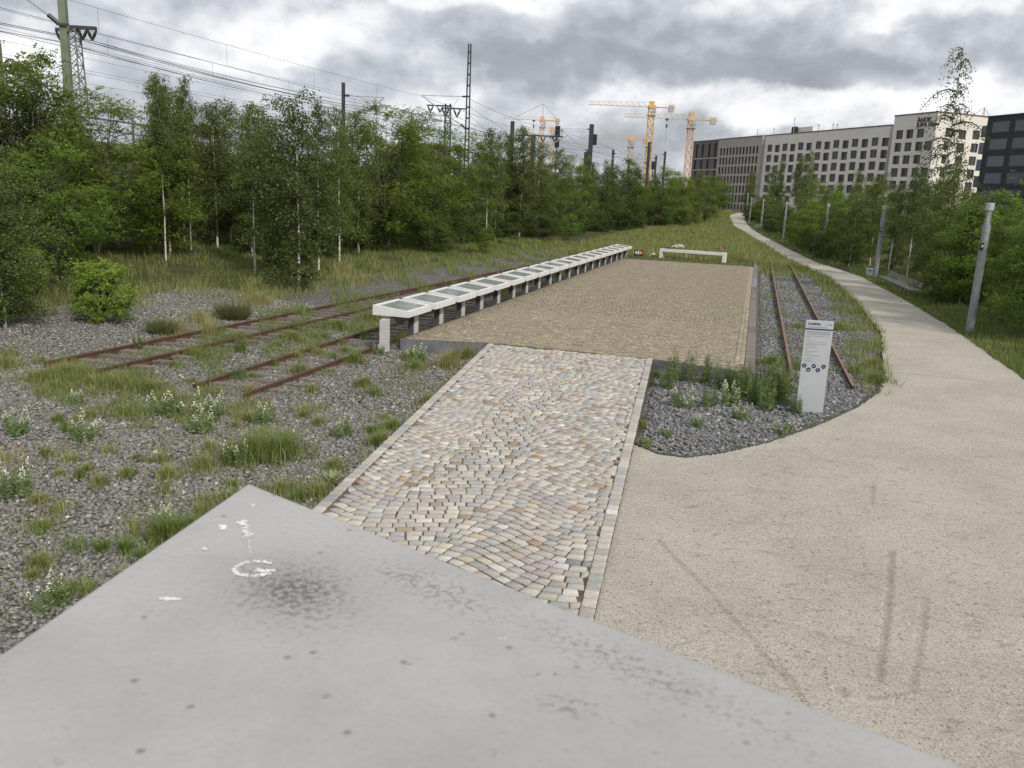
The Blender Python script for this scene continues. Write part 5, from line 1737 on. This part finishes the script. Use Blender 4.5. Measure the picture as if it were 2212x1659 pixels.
LEFT = [
 ('B', -18.6, 17.0, 4.2, 1.5, 'olive birch thicket at the left edge of the picture', 2), ('B', -20.8, 18.0, 4.6, 1.4, 'birch leaning in at the left border behind the edge thicket', 2),
 ('L', -26.8, 25.5, 8.1, 1.1, 'tallest bright green locust tree at the left edge', 0), ('L', -27.0, 29.6, 6.7, 1.15, 'big green locust tree left of the green mast foot', 1),
 ('L', -26.4, 33.1, 5.8, .9, 'lower locust tree at the right side of the left locust group', 2), ('B', -29.0, 36.1, 8.3, .6, 'slim birch rising behind the left locust group', 3),
 ('L', -22.9, 23.0, 4.8, 1.1, 'low bushy locust in front of the left locust group', 1), ('B', -25.3, 31.8, 8.0, .62, 'birch with the brightest white trunk at left, open crown', 6),
 ('B', -27.2, 36.1, 8.4, .55, 'birch with thin white trunk just right of the brightest trunk', 6), ('B', -29.2, 38.2, 7.4, 1.0, 'birch close to the viaduct railing', 1),
 ('B', -27.3, 38.4, 7.5, 1.0, 'birch in shade right of the two white trunks', 1), ('B', -20.7, 31.7, 7.2, .75, 'birch with bent white trunk before the dark wood', 6),
 ('B', -19.3, 31.2, 6.4, .95, 'birch with speckled double stem right of the bent trunk', 1), ('B', -17.2, 29.4, 7.5, 1.1, 'dense pointed birch nearest the rusty tracks', 2),
 ('B', -28.6, 41.5, 7.5, 1.1, 'shaded birch behind the bent white trunk', 1), ('B', -20.0, 36.0, 7.7, .9, 'tall narrow birch right of the pointed birch', 1),
 ('B', -21.0, 40.0, 7.9, .9, 'birch with visible pale trunk left of the central locusts', 3), ('B', -22.7, 45.6, 8.3, .9, 'birch half merged with the central locusts', 1),
 ('L', -22.2, 48.6, 9.0, .95, 'broad central locust tree, leftmost of its group', 0), ('L', -21.9, 54.9, 8.8, .95, 'broad central locust tree, tallest of its group', 1),
 ('L', -21.4, 60.6, 8.4, .9, 'central locust tree at the right end of its group', 2), ('L', -23.9, 55.9, 7.8, 1.0, 'locust tree half hidden in the central group', 0),
 ('B', -21.4, 66.3, 9.1, .85, 'birch clump with three white stems behind the tables', 0), ('B', -21.2, 68.1, 8.7, .8, 'birch beside the three white stems', 3),
 ('B', -21.1, 75.3, 10.0, .9, 'tall birch whose top reaches beside the plain dark mast', 1), ('B', -21.0, 81.7, 9.2, .95, 'leafy birch below the pointed orange crane', 2),
 ('B', -22.8, 76.2, 9.4, .9, 'birch behind the tall birch at the plain dark mast', 1), ('L', -19.7, 92.0, 8.4, .85, 'light green locust below the railway signal', 2),
 ('B', -20.4, 87.3, 8.8, .9, 'birch left of the light green locust', 1), ('B', -20.2, 101.5, 8.8, .9, 'birch in front of the stout black mast', 1),
 ('B', -18.5, 104.1, 8.5, .9, 'birch right of the stout black mast', 3), ('L', -17.0, 111.4, 9.4, .8, 'tall bright locust at the foot of the tall crane', 0),
 ('B', -15.9, 116.2, 8.4, .95, 'dark birch right of the tall crane foot', 2), ('L', -14.3, 127.2, 8.6, .9, 'locust left of the dark office block', 1),
 ('L', -12.0, 136.2, 8.5, .9, 'locust below the dark office block', 2), ('B', -10.2, 145.4, 8.9, 1.0, 'dense birch below the dark office block', 2),
 ('L', -9.2, 154.6, 8.4, .9, 'bright locust where the path bends, left side', 0), ('B', -9.0, 166.0, 8.2, .9, 'birch left of the path crest', 1), ('L', -9.4, 190.0, 8.0, .9, 'locust left of the path crest, farthest on that side', 1)]
for s, x, y, h, w, lab, pi in LEFT:
    if s == 'B': tree('birch_tree', BIRCH[pi], 8.0, x, y, h, lab, group='birches of the wood beside the railway', wide=w)
    else: tree('locust_tree', LOCUST[pi], 7.0, x, y, h, lab, group='locust trees of the wood beside the railway', wide=w)
rt_ = random.Random(5)
LANDMARKS = [(-62, 'the left border'), (-50, 'the left locust group'), (-43.5, 'the green mast'), (-40, 'the slim birch'), (-37, 'the brightest white trunk'), (-33, 'the bent white trunk'), (-30, 'the pointed birch'), (-26.5, 'the mast with one slanting arm'),
             (-22, 'the central locusts'), (-19, 'the tallest mast'), (-16.5, 'the plain dark mast'), (-14, 'the black signal'), (-11, 'the stout black mast'), (-7.5, 'the tallest crane'), (-4, 'the crane with white counterweight'), (-1, 'the dark office block'),
             (1.0, 'the far bench'), (3.2, 'the fourth lamp'), (5.0, 'the third lamp'), (7.4, 'the second lamp'), (9.5, 'the wire bench'), (13, 'the nearest lamp'), (17, 'the right border')]
FILL = {}
NTH = ['nearest', 'second', 'third', 'fourth', 'fifth', 'sixth', 'seventh', 'eighth', 'ninth', 'tenth', 'eleventh', 'twelfth', 'thirteenth', 'fourteenth', 'fifteenth', 'sixteenth']


def filler(o, what):
    a = math.degrees(math.atan2(o.location.x, o.location.y))
    lm = min(LANDMARKS, key=lambda q: abs(q[0] - a))[1]
    FILL.setdefault((what, lm), []).append(o)
    return o


def label_fillers():
    for (what, lm), L in FILL.items():
        L.sort(key=lambda o: o.location.y)
        for k, o in enumerate(L):
            o['label'] = '%s in line with %s%s' % (what, lm, '' if len(L) == 1 else ', %s from viewer' % (NTH[k] if k else 'the one nearest') if k else ', the nearest of them')


band = lambda y: float(np.interp(y, [15, 30, 60, 100, 125, 145, 165, 200], [-27, -26.5, -25.5, -23.5, -19.5, -15.5, -14, -15]))
for k in range(58):
    y = 22 + k * 3.05 + rt_.uniform(-1, 1)
    x = band(y) + rt_.uniform(-2.6, 1.6)
    x = max(x, -29.0)
    if rt_.random() < .7:
        filler(tree('birch_tree', BIRCH[rt_.choice((1, 2, 4, 5, 3))], 8.0, x, y, rt_.uniform(5.6, 7.8), 'x', group='birches deep in the wood', wide=rt_.uniform(.95, 1.25)), 'shaded wood birch')
    else:
        filler(tree('locust_tree', LOCUST[rt_.randrange(3)], 7.0, x, y, rt_.uniform(4.8, 6.8), 'x', group='locusts deep in the wood', wide=rt_.uniform(.85, 1.1)), 'shaded wood locust')
for k in range(40):      # understorey
    y = 43 + k * 2.6 + rt_.uniform(-2, 2); x = max(band(y) + rt_.uniform(2.6, 5.2), -28.5)
    filler(tree('shrub', SHRUB[k % 2], 4.0, x, y, rt_.uniform(1.6, 2.9), 'x', 'shrub', 'undergrowth shrubs of the railway wood', wide=rt_.uniform(.9, 1.3)), 'dark wood-edge shrub')
tree('locust_shrub', LOCUST[2], 7.0, -17.9, 55.5, 2.1, 'small bright green shrub behind the middle of the table row', 'shrub', wide=1.0)
tree('locust_shrub', LOCUST[1], 7.0, -17.0, 78.0, 2.6, 'round green shrub behind the far tables', 'shrub', wide=1.0)
tree('lime_shrub', LIME, 1.6, -17.6, 19.3, 1.75, 'bright yellow-green bush on the gravel at left', 'shrub', wide=.82, rz=2.5)
tree('lime_shrub', LIME, 1.6, -22.0, 21.2, 1.5, 'slim yellow-green bush behind the bright bush', 'shrub', wide=.55)

RIGHT = [('S', 10.6, 57.0, 14.2, .95, 'tall sparse birch rising in front of the sunlit hotel side', 0), ('B', 9.6, 49.0, 7.0, .95, 'leafy birch behind the wire bench', 2), ('L', 10.2, 33.8, 4.7, 1.05, 'bright green locust at the right edge behind the lamp', 0),
 ('L', 12.2, 37.2, 6.9, 1.0, 'taller locust touching the right border', 1), ('L', 10.8, 39.8, 5.0, 1.0, 'locust left of the nearest lamp post', 2), ('B', 9.9, 45.3, 5.4, 1.2, 'birch bush between nearest lamp and wire bench', 2),
 ('B', 9.9, 53.0, 6.3, 1.1, 'dark birch above the wire bench backrest', 1), ('L', 11.0, 46.0, 5.6, 1.0, 'locust among birches behind the wire bench', 0), ('B', 9.8, 60.2, 7.2, .9, 'birch with white stems right of the second lamp', 0),
 ('B', 9.7, 67.6, 6.4, 1.1, 'birch with pair of white stems left of the second lamp', 0), ('B', 9.2, 74.5, 7.4, 1.0, 'birch right of the third lamp', 1), ('L', 8.9, 80.2, 6.3, 1.0, 'green locust beside the third lamp', 1), ('B', 8.4, 84.8, 8.0, .9, 'birch behind the third lamp', 3),
 ('L', 8.2, 93.7, 6.8, .95, 'bright locust between third and fourth lamp', 2), ('B', 7.2, 101.9, 6.8, 1.0, 'birch right of the fourth lamp', 2), ('B', 6.0, 117.7, 11.4, .65, 'slender tall birch with white trunk before the hotel wing', 3), ('B', 5.0, 126.6, 11.3, .62, 'slender birch left of its taller twin before the hotel wing', 0),
 ('L', 6.6, 112.6, 5.4, 1.0, 'low locust behind the fourth lamp', 0), ('B', 3.2, 167.7, 12.0, .6, 'tall thin birch before the grey-brown offices', 3), ('B', 2.4, 200.0, 11.0, .8, 'birch before the offices at the path crest', 1), ('B', -2.5, 225.0, 10.5, .8, 'farthest birch above the path crest', 1)]
for s, x, y, h, w, lab, pi in RIGHT:
    if s == 'L': tree('locust_tree', LOCUST[pi], 7.0, x, y, h, lab, group='locusts along the right of the path', wide=w)
    else: tree('birch_tree', SPARSE if s == 'S' else BIRCH[pi], 8.0, x, y, h, lab, group='birches along the right of the path', wide=w, rz=1.0 if s == 'S' else None)
for k in range(60):
    y = 29 + k * 2.7 + rt_.uniform(-1, 1)
    x = float(path_r(min(y, 190))) + rt_.uniform(1.9, 6.5) + (.6 if y < 60 else 0)
    q = rt_.random()
    if q < .45: filler(tree('birch_tree', BIRCH[rt_.choice((4, 2, 4, 5))], 8.0, x, y, rt_.uniform(3.6, 5.8), 'leafy birch in the hedge belt right of the sand path', group='birches in the hedge belt', wide=rt_.uniform(1.2, 1.7)), 'leafy hedge birch')
    elif q < .65: filler(tree('locust_tree', LOCUST[rt_.randrange(3)], 7.0, x, y, rt_.uniform(3.8, 5.6), 'locust in the hedge belt right of the sand path', group='locusts in the hedge belt', wide=rt_.uniform(.9, 1.15)), 'green hedge locust')
    else: filler(tree('shrub', SHRUB[k % 2], 4.0, x - .8, y, rt_.uniform(2.0, 3.6), 'dark leafy shrub in the hedge belt right of the sand path', 'shrub', 'shrubs in the hedge belt', wide=rt_.uniform(.9, 1.2)), 'dark hedge shrub')
tree('locust_shrub', LOCUST[0], 7.0, 9.3, 46.3, 2.3, 'bright green bush overhanging the near end of the wire bench', 'shrub', wide=1.2)
for k in range(22):     # belt beyond the crest, before the buildings
    x = -42 + k * 5.6 + rt_.uniform(-2, 2); y = rt_.uniform(205, 232)
    filler(tree('birch_tree' if k % 2 else 'locust_tree', BIRCH[1 + k % 2] if k % 2 else LOCUST[k % 3], 8.0 if k % 2 else 7.0, x, y, rt_.uniform(6, 8.5), 'distant %s in the belt of trees below the buildings' % ('birch' if k % 2 else 'locust'), group='trees below the buildings', wide=1.1), 'distant %s' % ('birch' if k % 2 else 'locust'))

label_fillers()

# ------------------------------------------------------------------ grass
GV, GF, GC = [], [], []
gcount = 0


def blades(X, Y, H, W, T, Z=None):
    global gcount
    n = len(X)
    if n == 0: return
    Z = gz(X, Y) if Z is None else Z
    B = np.stack([X, Y, Z - .01], -1)
    a = rng.uniform(0, 6.28, n); lean = rng.normal(.62, .34, n) * H
    side = np.stack([np.cos(a + 1.57), np.sin(a + 1.57), np.zeros(n)], -1) * (W / 2)[:, None]
    ld = np.stack([np.cos(a), np.sin(a), np.zeros(n)], -1)
    mid = B + ld * (lean * .35)[:, None] + np.array([0, 0, 1.0]) * (H * .6)[:, None]
    tip = B + ld * lean[:, None] + np.array([0, 0, 1.0]) * H[:, None]
    V = np.stack([B - side, B + side, mid + side * .7, mid - side * .7, tip], 1).reshape(-1, 3)
    o = np.arange(n)[:, None] * 5 + gcount
    F = np.concatenate([o + np.array([[0, 1, 2]]), o + np.array([[0, 2, 3]]), o + np.array([[3, 2, 4]])], 0)
    GV.append(V); GF.append(F); GC.append(np.repeat(T, 5)); gcount += n * 5


def field(n, x0, x1, y0, y1, cond, h, w, tone, patch=.0, pscale=.5, seed=0):
    X, Y = rng.uniform(x0, x1, n), rng.uniform(y0, y1, n)
    pn = np.sin(X * pscale * 2.1 + seed) * np.sin(Y * pscale * 1.7 + seed * 2.3) + .6 * np.sin(X * pscale * 4.3 + Y * pscale * 3.1 + seed)
    k = cond(X, Y) & (pn > patch)
    X, Y, pn = X[k], Y[k], pn[k]
    d = np.hypot(X, Y)
    blades(X, Y, rng.uniform(*h, len(X)), np.maximum(w, d * .00042) * rng.uniform(.7, 1.3, len(X)), np.clip(rng.normal(tone, .18, len(X)) - .10 * pn, 0, 1))


on = lambda X, Y: np.ones(len(X), bool)
field(66000, -29.5, -16.0, 15, 78, lambda X, Y: X < np.interp(Y, [15, 20, 24, 30, 80], [-20.3, -19.2, -17.6, -16.8, -16.5]), (.10, .34), .014, .26, -.8, .35)
field(13000, -20.5, -15.2, 17, 40, lambda X, Y: X < np.interp(Y, [15, 20, 24, 30, 80], [-19.6, -18.6, -17.0, -16.2, -16]), (.18, .5), .010, .70, .15, .55, 3)
field(26000, -17.5, -9.6, 24, 66, on, (.12, .42), .012, .30, .15, .6, 5)
field(16000, -15.2, -11.3, 16, 30, on, (.10, .34), .010, .22, .15, .8, 8)
field(16000, -16, -6.0, 6, 16, lambda X, Y: X < XL(Y) - .05, (.05, .22), .009, .45, .75, .75, 11)
field(9000, -16, -6.0, 10, 22, lambda X, Y: X < XL(Y) - .05, (.08, .30), .010, .30, .75, .55, 14)
field(22000, 2.9, 5.3, 21, 90, lambda X, Y: (X < path_l(Y) + .10) & (X > path_l(Y) - 1.25), (.12, .40), .012, .34, -.5, .7, 2)
field(15000, .45, 4.6, 22.5, 86, lambda X, Y: X < path_l(Y), (.10, .34), .011, .30, .55, .6, 6)
field(6000, .45, 3.2, 58, 90, lambda X, Y: X < path_l(Y), (.15, .4), .02, .3, -2, .6, 6)
field(62000, -16, 4.5, 63, 150, lambda X, Y: (X < path_l(Y) + .1) & ~((X > -9.3) & (Y < 66.4)), (.2, .55), .018, .38, -2, .3, 4)
field(2200, -9.2, -.1, 62.8, 66.4, on, (.05, .16), .014, .30, -2, .3, 4)
field(16000, -16, 2, 150, 205, lambda X, Y: X < path_l(Y) + .1, (.25, .55), .05, .38, -2, .3, 4)
field(46000, 7, 13, 20, 70, lambda X, Y: X > path_r(Y) - .06, (.10, .30), .012, .16, -2, .4, 1)
field(26000, -3.5, 12, 70, 195, lambda X, Y: (X > path_r(Y) - .06) & (X < path_r(Y) + 4), (.12, .34), .03, .2, -2, .4, 1)
field(6500, -7.6, -4.9, 8, 22, lambda X, Y: (X < XL(Y) + .02) & (X > XL(Y) - .55), (.06, .24), .009, .42, -.2, 1.1, 7)
field(1600, -2.6, 4, 13.8, 25, lambda X, Y: (np.abs(Y - ys_edge(X)) < .16), (.04, .13), .008, .35, .1, 1.6, 3)
field(700, -2.5, -.9, 14.5, 22, lambda X, Y: (X > XR(Y) - .01) & (X < XR(Y) + .14), (.05, .16), .008, .45, -.2, 1.6, 3)


def clump(x, y, r, n, h, tone, w=.0115, spread=.16):
    q = np.abs(rng.normal(0, r, n)); a = rng.uniform(0, 6.28, n)
    X, Y = x + q * np.cos(a), y + q * np.sin(a)
    k = (X < XL(Y) - .03) | (X > XR(Y) + .03) | (Y > 23)
    X, Y, q = X[k], Y[k], q[k]
    hh = h * np.exp(-(q / (r * 1.9)) ** 2) * rng.uniform(.55, 1.1, len(X)) + .03
    blades(X, Y, hh, np.full(len(X), w) * rng.uniform(.7, 1.4, len(X)), np.clip(rng.normal(tone, spread, len(X)), 0, 1))


for x, y, r, n, h, tone in ((-7.44, 11.38, .36, 700, .56, .24), (-7.15, 11.7, .32, 480, .50, .28), (-7.8, 11.2, .22, 320, .40, .2), (-5.75, 10.26, .26, 330, .26, .48), (-6.29, 10.2, .25, 260, .24, .5), (-6.62, 8.15, .19, 420, .42, .16), (-6.45, 8.4, .14, 240, .34, .08),
                            (-6.74, 9.6, .2, 200, .25, .42), (-7.95, 10.64, .22, 260, .3, .45), (-8.2, 10.1, .2, 200, .24, .5), (-7.0, 9.4, .18, 140, .2, .5), (-6.13, 11.44, .2, 180, .22, .4), (-13.92, 14.2, .4, 500, .36, .4), (-12.58, 13.91, .5, 700, .33, .42),
                            (-14.17, 13.58, .4, 380, .3, .45), (-11.85, 14.27, .4, 560, .34, .3), (-11.2, 13.9, .35, 380, .32, .34), (-13.0, 17.3, .45, 520, .3, .3), (-13.4, 19.6, .5, 600, .34, .25), (-12.4, 20.8, .5, 600, .32, .28), (-12.3, 23.4, .5, 650, .36, .2), (-12.2, 25.6, .5, 600, .36, .2),
                            (-9.13, 8.6, .12, 170, .2, .55), (-7.35, 19.9, .24, 420, .5, .62), (-7.25, 21.2, .22, 330, .46, .42), (-8.6, 20.5, .25, 320, .34, .35), (-8.0, 19.3, .3, 330, .3, .35), (-6.35, 16.1, .22, 220, .24, .4), (-6.2, 13.9, .16, 180, .28, .25), (-6.05, 12.85, .14, 180, .3, .2), (-15.5, 14.16, .3, 300, .3, .45),
                            (-6.51, 6.67, .08, 60, .16, .3), (-9.0, 13.4, .3, 220, .2, .5), (-8.3, 14.4, .3, 240, .2, .55), (-10.4, 12.2, .25, 120, .18, .4), (-11.0, 9.6, .35, 260, .34, .72), (-10.8, 9.0, .25, 160, .28, .75), (-10.3, 17.6, .25, 260, .34, .3), (-9.7, 19.3, .22, 320, .4, .25), (-9.75, 22.5, .25, 420, .42, .18),
                            (-15.3, 19.5, .30, 360, .5, .80), (-15.9, 21.4, .3, 330, .5, .82), (-14.6, 20.0, .2, 150, .6, .8), (-16.6, 25.6, .5, 500, .5, .75), (1.6, 24.2, .3, 300, .34, .15), (.8, 24.5, .3, 420, .36, .15), (1.9, 33, .25, 240, .3, .3), (3.3, 33.5, .5, 600, .34, .3), (2.0, 27.8, .3, 360, .28, .5), (3.0, 24.5, .3, 260, .3, .3),
                            (3.4, 23.2, .28, 420, .34, .2), (3.6, 25.5, .3, 420, .34, .35), (-1.85, 16.3, .12, 120, .14, .6), (-1.55, 14.9, .12, 120, .13, .3), (-2.1, 21.3, .15, 160, .2, .55)):
    clump(x, y, r, n, h, tone)
field(9000, -16.5, -10.6, 12.4, 15.2, on, (.08, .32), .011, .30, -.1, .8, 21)
field(5000, -10.6, -8.0, 12.6, 14.8, on, (.06, .22), .010, .45, .3, .9, 23)
cr_ = np.random.default_rng(77)
field(14000, -16, -5.6, 6, 16, lambda X, Y: (X < XL(Y) - .05) & (X > -1.05 * Y - 1), (.03, .12), .012, .40, .45, .9, 31)
for _ in range(95):       # small tufts dotted over the left gravel
    y = cr_.uniform(6.2, 15); x = cr_.uniform(-1.02 * y - .5, float(XL(y)) - .2)
    clump(x, y, cr_.uniform(.05, .16), int(cr_.uniform(40, 150)), cr_.uniform(.10, .26), cr_.choice([.12, .25, .42, .55]), .0125)
for _ in range(26):
    y = cr_.uniform(15, 22); x = cr_.uniform(-13.5, float(XL(y)) - .3)
    clump(x, y, cr_.uniform(.10, .28), int(cr_.uniform(80, 220)), cr_.uniform(.14, .32), cr_.choice([.1, .2, .35, .55]), .012)
for _ in range(14):
    x = cr_.uniform(-1.6, 3.2); y = float(ys_edge(x)) + cr_.uniform(.05, .3)
    clump(x, y, cr_.uniform(.05, .12), int(cr_.uniform(40, 110)), cr_.uniform(.06, .16), cr_.choice([.1, .25, .4]), .010)
V, F, C = np.vstack(GV), np.vstack(GF), np.concatenate(GC)
go = npobj('grass', V, F, M['grass'], cols=C)
tag(go, 'green and straw-coloured grass growing over the gravel and banks', 'grass', kind='stuff')


# ------------------------------------------------------------------ weeds one can tell apart
def stemplant(seed, n, h, leafL, leafW, mat, spread, pairs, flowers, lean=.25):
    r = np.random.default_rng(seed)
    st = MB(); P, D, L, T = [], [], [], []
    fl = MB()
    for k in range(n):
        a = r.uniform(0, 6.28); q = spread * math.sqrt(r.random()) * .5
        hh = h * r.uniform(.6, 1.05)
        b = np.array([q * math.cos(a), q * math.sin(a), -.03]); tip = b + np.array([math.cos(a) * lean * hh * r.random(), math.sin(a) * lean * hh * r.random(), hh])
        st.tube([tuple(b), tuple((b + tip) / 2), tuple(tip)], [.006, .005, .003], 3, False)
        for j in range(pairs):
            u = .08 + .90 * (j + r.random() * .6) / pairs
            if flowers and u > .78: continue
            a2 = j * 1.57 + r.normal(0, .35)
            for s in (0, math.pi):
                P.append(b + (tip - b) * u); D.append((math.cos(a2 + s), math.sin(a2 + s), .55 + r.normal(0, .25))); L.append(leafL * (1.15 - .6 * u) * r.uniform(.7, 1.2)); T.append(np.clip(.25 + .5 * u * r.random() + .2 * r.random(), 0, 1))
        if flowers and r.random() < flowers:
            for j in range(9):
                u = 1 - .035 * j
                w = .012 + .006 * j
                c = b + (tip - b) * u
                if j % 3 == 2: continue
                for e_ in range(3):
                    a2 = r.uniform(0, 6.28); ico(fl, (c[0] + w * math.cos(a2), c[1] + w * math.sin(a2), c[2] + r.normal(0, .006)), .0095 * r.uniform(.8, 1.4), j * 7 + e_)
    V, F = leaves(np.array(P), np.array(D), np.array(L), np.array(L) * leafW, r)
    return st.mesh('stems', M[mat]) if False else st.mesh('stems', M['weedstem']), npmesh('leaves', V, F, M[mat], cols=np.repeat(np.array(T), 4)), (fl.mesh('blossoms', flw) if flowers else None)


M['weedstem'] = surf('weed_stem', (.13, .17, .07), (.16, .14, .08), 5, .8)
VAL = [stemplant(s, 11, .55, .10, .42, 'valer', .42, 15, .4) for s in (41, 42, 43)]
WEED = [stemplant(s, 12, .85, .13, .22, 'weed', .62, 24, 0, .15) for s in (51, 52)]


def weed(name, proto, x, y, s, label, group, rz=None, z=None):
    root = empty(name, (x, y, (float(gz(x, y)) if z is None else z)), (x * 5 + y) % 6.28, label, 'plant', group)
    root.scale = (s, s, s)
    for nm, me in zip(('stems', 'leaves', 'blossoms'), proto):
        if me: link(bpy.data.objects.new(nm, me), root)


for k, (x, y, s, lab) in enumerate(((-10.15, 13.08, 1.15, 'tall white-flowered valerian just before the rail ends'), (-9.3, 12.4, 1.0, 'white-flowered valerian right of the tallest one, leafy base'), (-10.75, 13.1, .9, 'valerian left of the tallest white-flowered one'), (-10.78, 11.25, 1.0, 'bushy valerian with white heads in the middle of the left gravel'),
                                    (-8.52, 13.3, .95, 'white-flowered valerian left of the dense grass tuft'), (-9.55, 8.7, 1.1, 'white-flowered valerian cut by the left border'), (-6.65, 6.3, .72, 'small white-flowered plant at lower left beside the parapet'), (-6.9, 8.35, .75, 'valerian growing behind the green tuft near the parapet'),
                                    (-11.9, 10.9, .9, 'small valerian at left with few white heads'), (-6.85, 13.1, .8, 'leafy plant on gravel near the walkway edge'), (-9.71, 13.4, 1.0, 'valerian crowding the right of the tallest one'), (-7.6, 11.0, .85, 'pale valerian in front of the dense grass tuft'), (-8.3, 20.1, 1.0, 'bright leafy valerian in front of the steel edging'),
                                    (-12.3, 12.7, .6, 'tiny white-headed plant left of the valerian group'), (-9.6, 20.6, .75, 'white-flowered plant at the foot of the concrete post'),
                                    (-1.17, 18.13, .95, 'white-flowered valerian at the left of the sign bed'), (-.22, 18.9, 1.1, 'white-flowered valerian in the middle of the sign bed'), (.1, 17.64, .8, 'small valerian in front of the tall weeds by the sign'), (.89, 16.75, .75, 'leafy bush at the sand edge before the sign'), (-.75, 16.6, .55, 'lone small plant on dark stones of the sign bed'), (-1.3, 15.6, .5, 'smallest plant on dark stones near the walkway'))):
    weed('valerian_plant', VAL[k % 3], x, y, s, lab, 'valerian plants on the ballast')
for k, (x, y, s) in enumerate(((-1.57, 20.9, 1.1), (-1.0, 21.1, 1.0), (-.42, 20.5, 1.0), (.35, 19.33, 1.05), (.6, 18.8, .9), (.97, 19.63, 1.1), (-.64, 18.5, .7), (1.05, 20.9, 1.0), (.06, 20.8, .9), (-1.7, 19.9, .7), (1.2, 18.75, .6), (.5, 20.3, 1.1), (.8, 20.2, 1.0), (.2, 19.9, .9), (-.1, 20.2, .9))):
    lab = ('tall green weed close to the platform corner in the sign bed', 'tall weed second from the walkway in the sign bed', 'leafy tall weed in the middle of the sign bed', 'tall weed left of the sign', 'weed in front of the left side of the sign', 'tallest weed touching the left edge of the sign', 'dark low weed at the centre of the sign bed',
           'weed behind the sign, left side', 'weed before the platform steel plate', 'weed beside the walkway border', 'small weed at the foot of the sign', 'dense weed left of the sign, back row', 'dense weed left of the sign, nearer', 'weed in the thick of the sign bed', 'weed at the back of the sign bed')[k]
    weed('tall_weed', WEED[k % 2], x, y, s, lab, 'tall weeds around the sign')
for k, (x, y) in enumerate(((-11.2, 16.4), (-12.9, 21.9), (-11.0, 22.5), (-12.6, 18.6), (-14.8, 17.4))):
    weed('bramble', WEED[k % 2], x, y, .55, ('low green creeper before the middle rail', 'green creeper on the far left track', 'creeper between rails of the middle track', 'creeper between the two left tracks', 'creeper beyond the far rail')[k], 'creepers on the tracks')
# small broom bushes on the left gravel
def broom(seed, h, r0, n):
    r = np.random.default_rng(seed)
    a = r.uniform(0, 6.28, n); q = r0 * np.sqrt(r.random(n)) * .5
    B = np.stack([q * np.cos(a), q * np.sin(a), np.zeros(n)], -1)
    D = np.stack([np.cos(a) * q / r0 * 1.3, np.sin(a) * q / r0 * 1.3, np.ones(n)], -1) + r.normal(0, .2, (n, 3))
    V, F = leaves(B, D, h * r.uniform(.4, 1.05, n), .012, r)
    return npmesh('twigs', V, F, M['broom'], cols=np.repeat(r.random(n), 4))


bm = [broom(1, .55, .5, 1100), broom(2, .66, .75, 1700)]
for k, (x, y, lab) in enumerate(((-15.6, 19.3, 'small round dark broom bush near the yellow-green bush'), (-15.6, 22.6, 'larger dark broom bush on the gravel slope'))):
    o = link(bpy.data.objects.new('broom_bush', bm[k])); o.location = (x, y, float(gz(x, y)) - .02); tag(o, lab, 'bush', 'broom bushes on the gravel')
# mullein rosette
r = np.random.default_rng(3)
mr = tag(empty('mullein_plant', (-5.78, 10.75, -.1)), 'pale rosette of long mullein leaves at the walkway edge', 'plant')
for k in range(17):
    a = k * 2.4; el = .35 + .045 * k; L = .44 - .012 * k; w = .085
    dd = Vector((math.cos(a), math.sin(a), 0)); sd = Vector((-math.sin(a), math.cos(a), 0))
    V = []
    for u in (0, .25, .5, .75, 1):
        c = dd * (L * u * math.cos(el)) + Vector((0, 0, L * u * math.sin(el) * 1.2 - .28 * L * u * u))
        ww = w * (.25 + 1.5 * u * (1.12 - u)) if u < 1 else .004
        V += [tuple(c + sd * ww / 2 + Vector((0, 0, .012))), tuple(c), tuple(c - sd * ww / 2 + Vector((0, 0, .012)))]
    F = [(3 * i, 3 * i + 1, 3 * i + 4, 3 * i + 3) for i in range(4)] + [(3 * i + 1, 3 * i + 2, 3 * i + 5, 3 * i + 4) for i in range(4)]
    npobj('leaf', V, F, M['mullein'], mr, cols=np.full(15, r.uniform(.1, .8)), smooth=True)
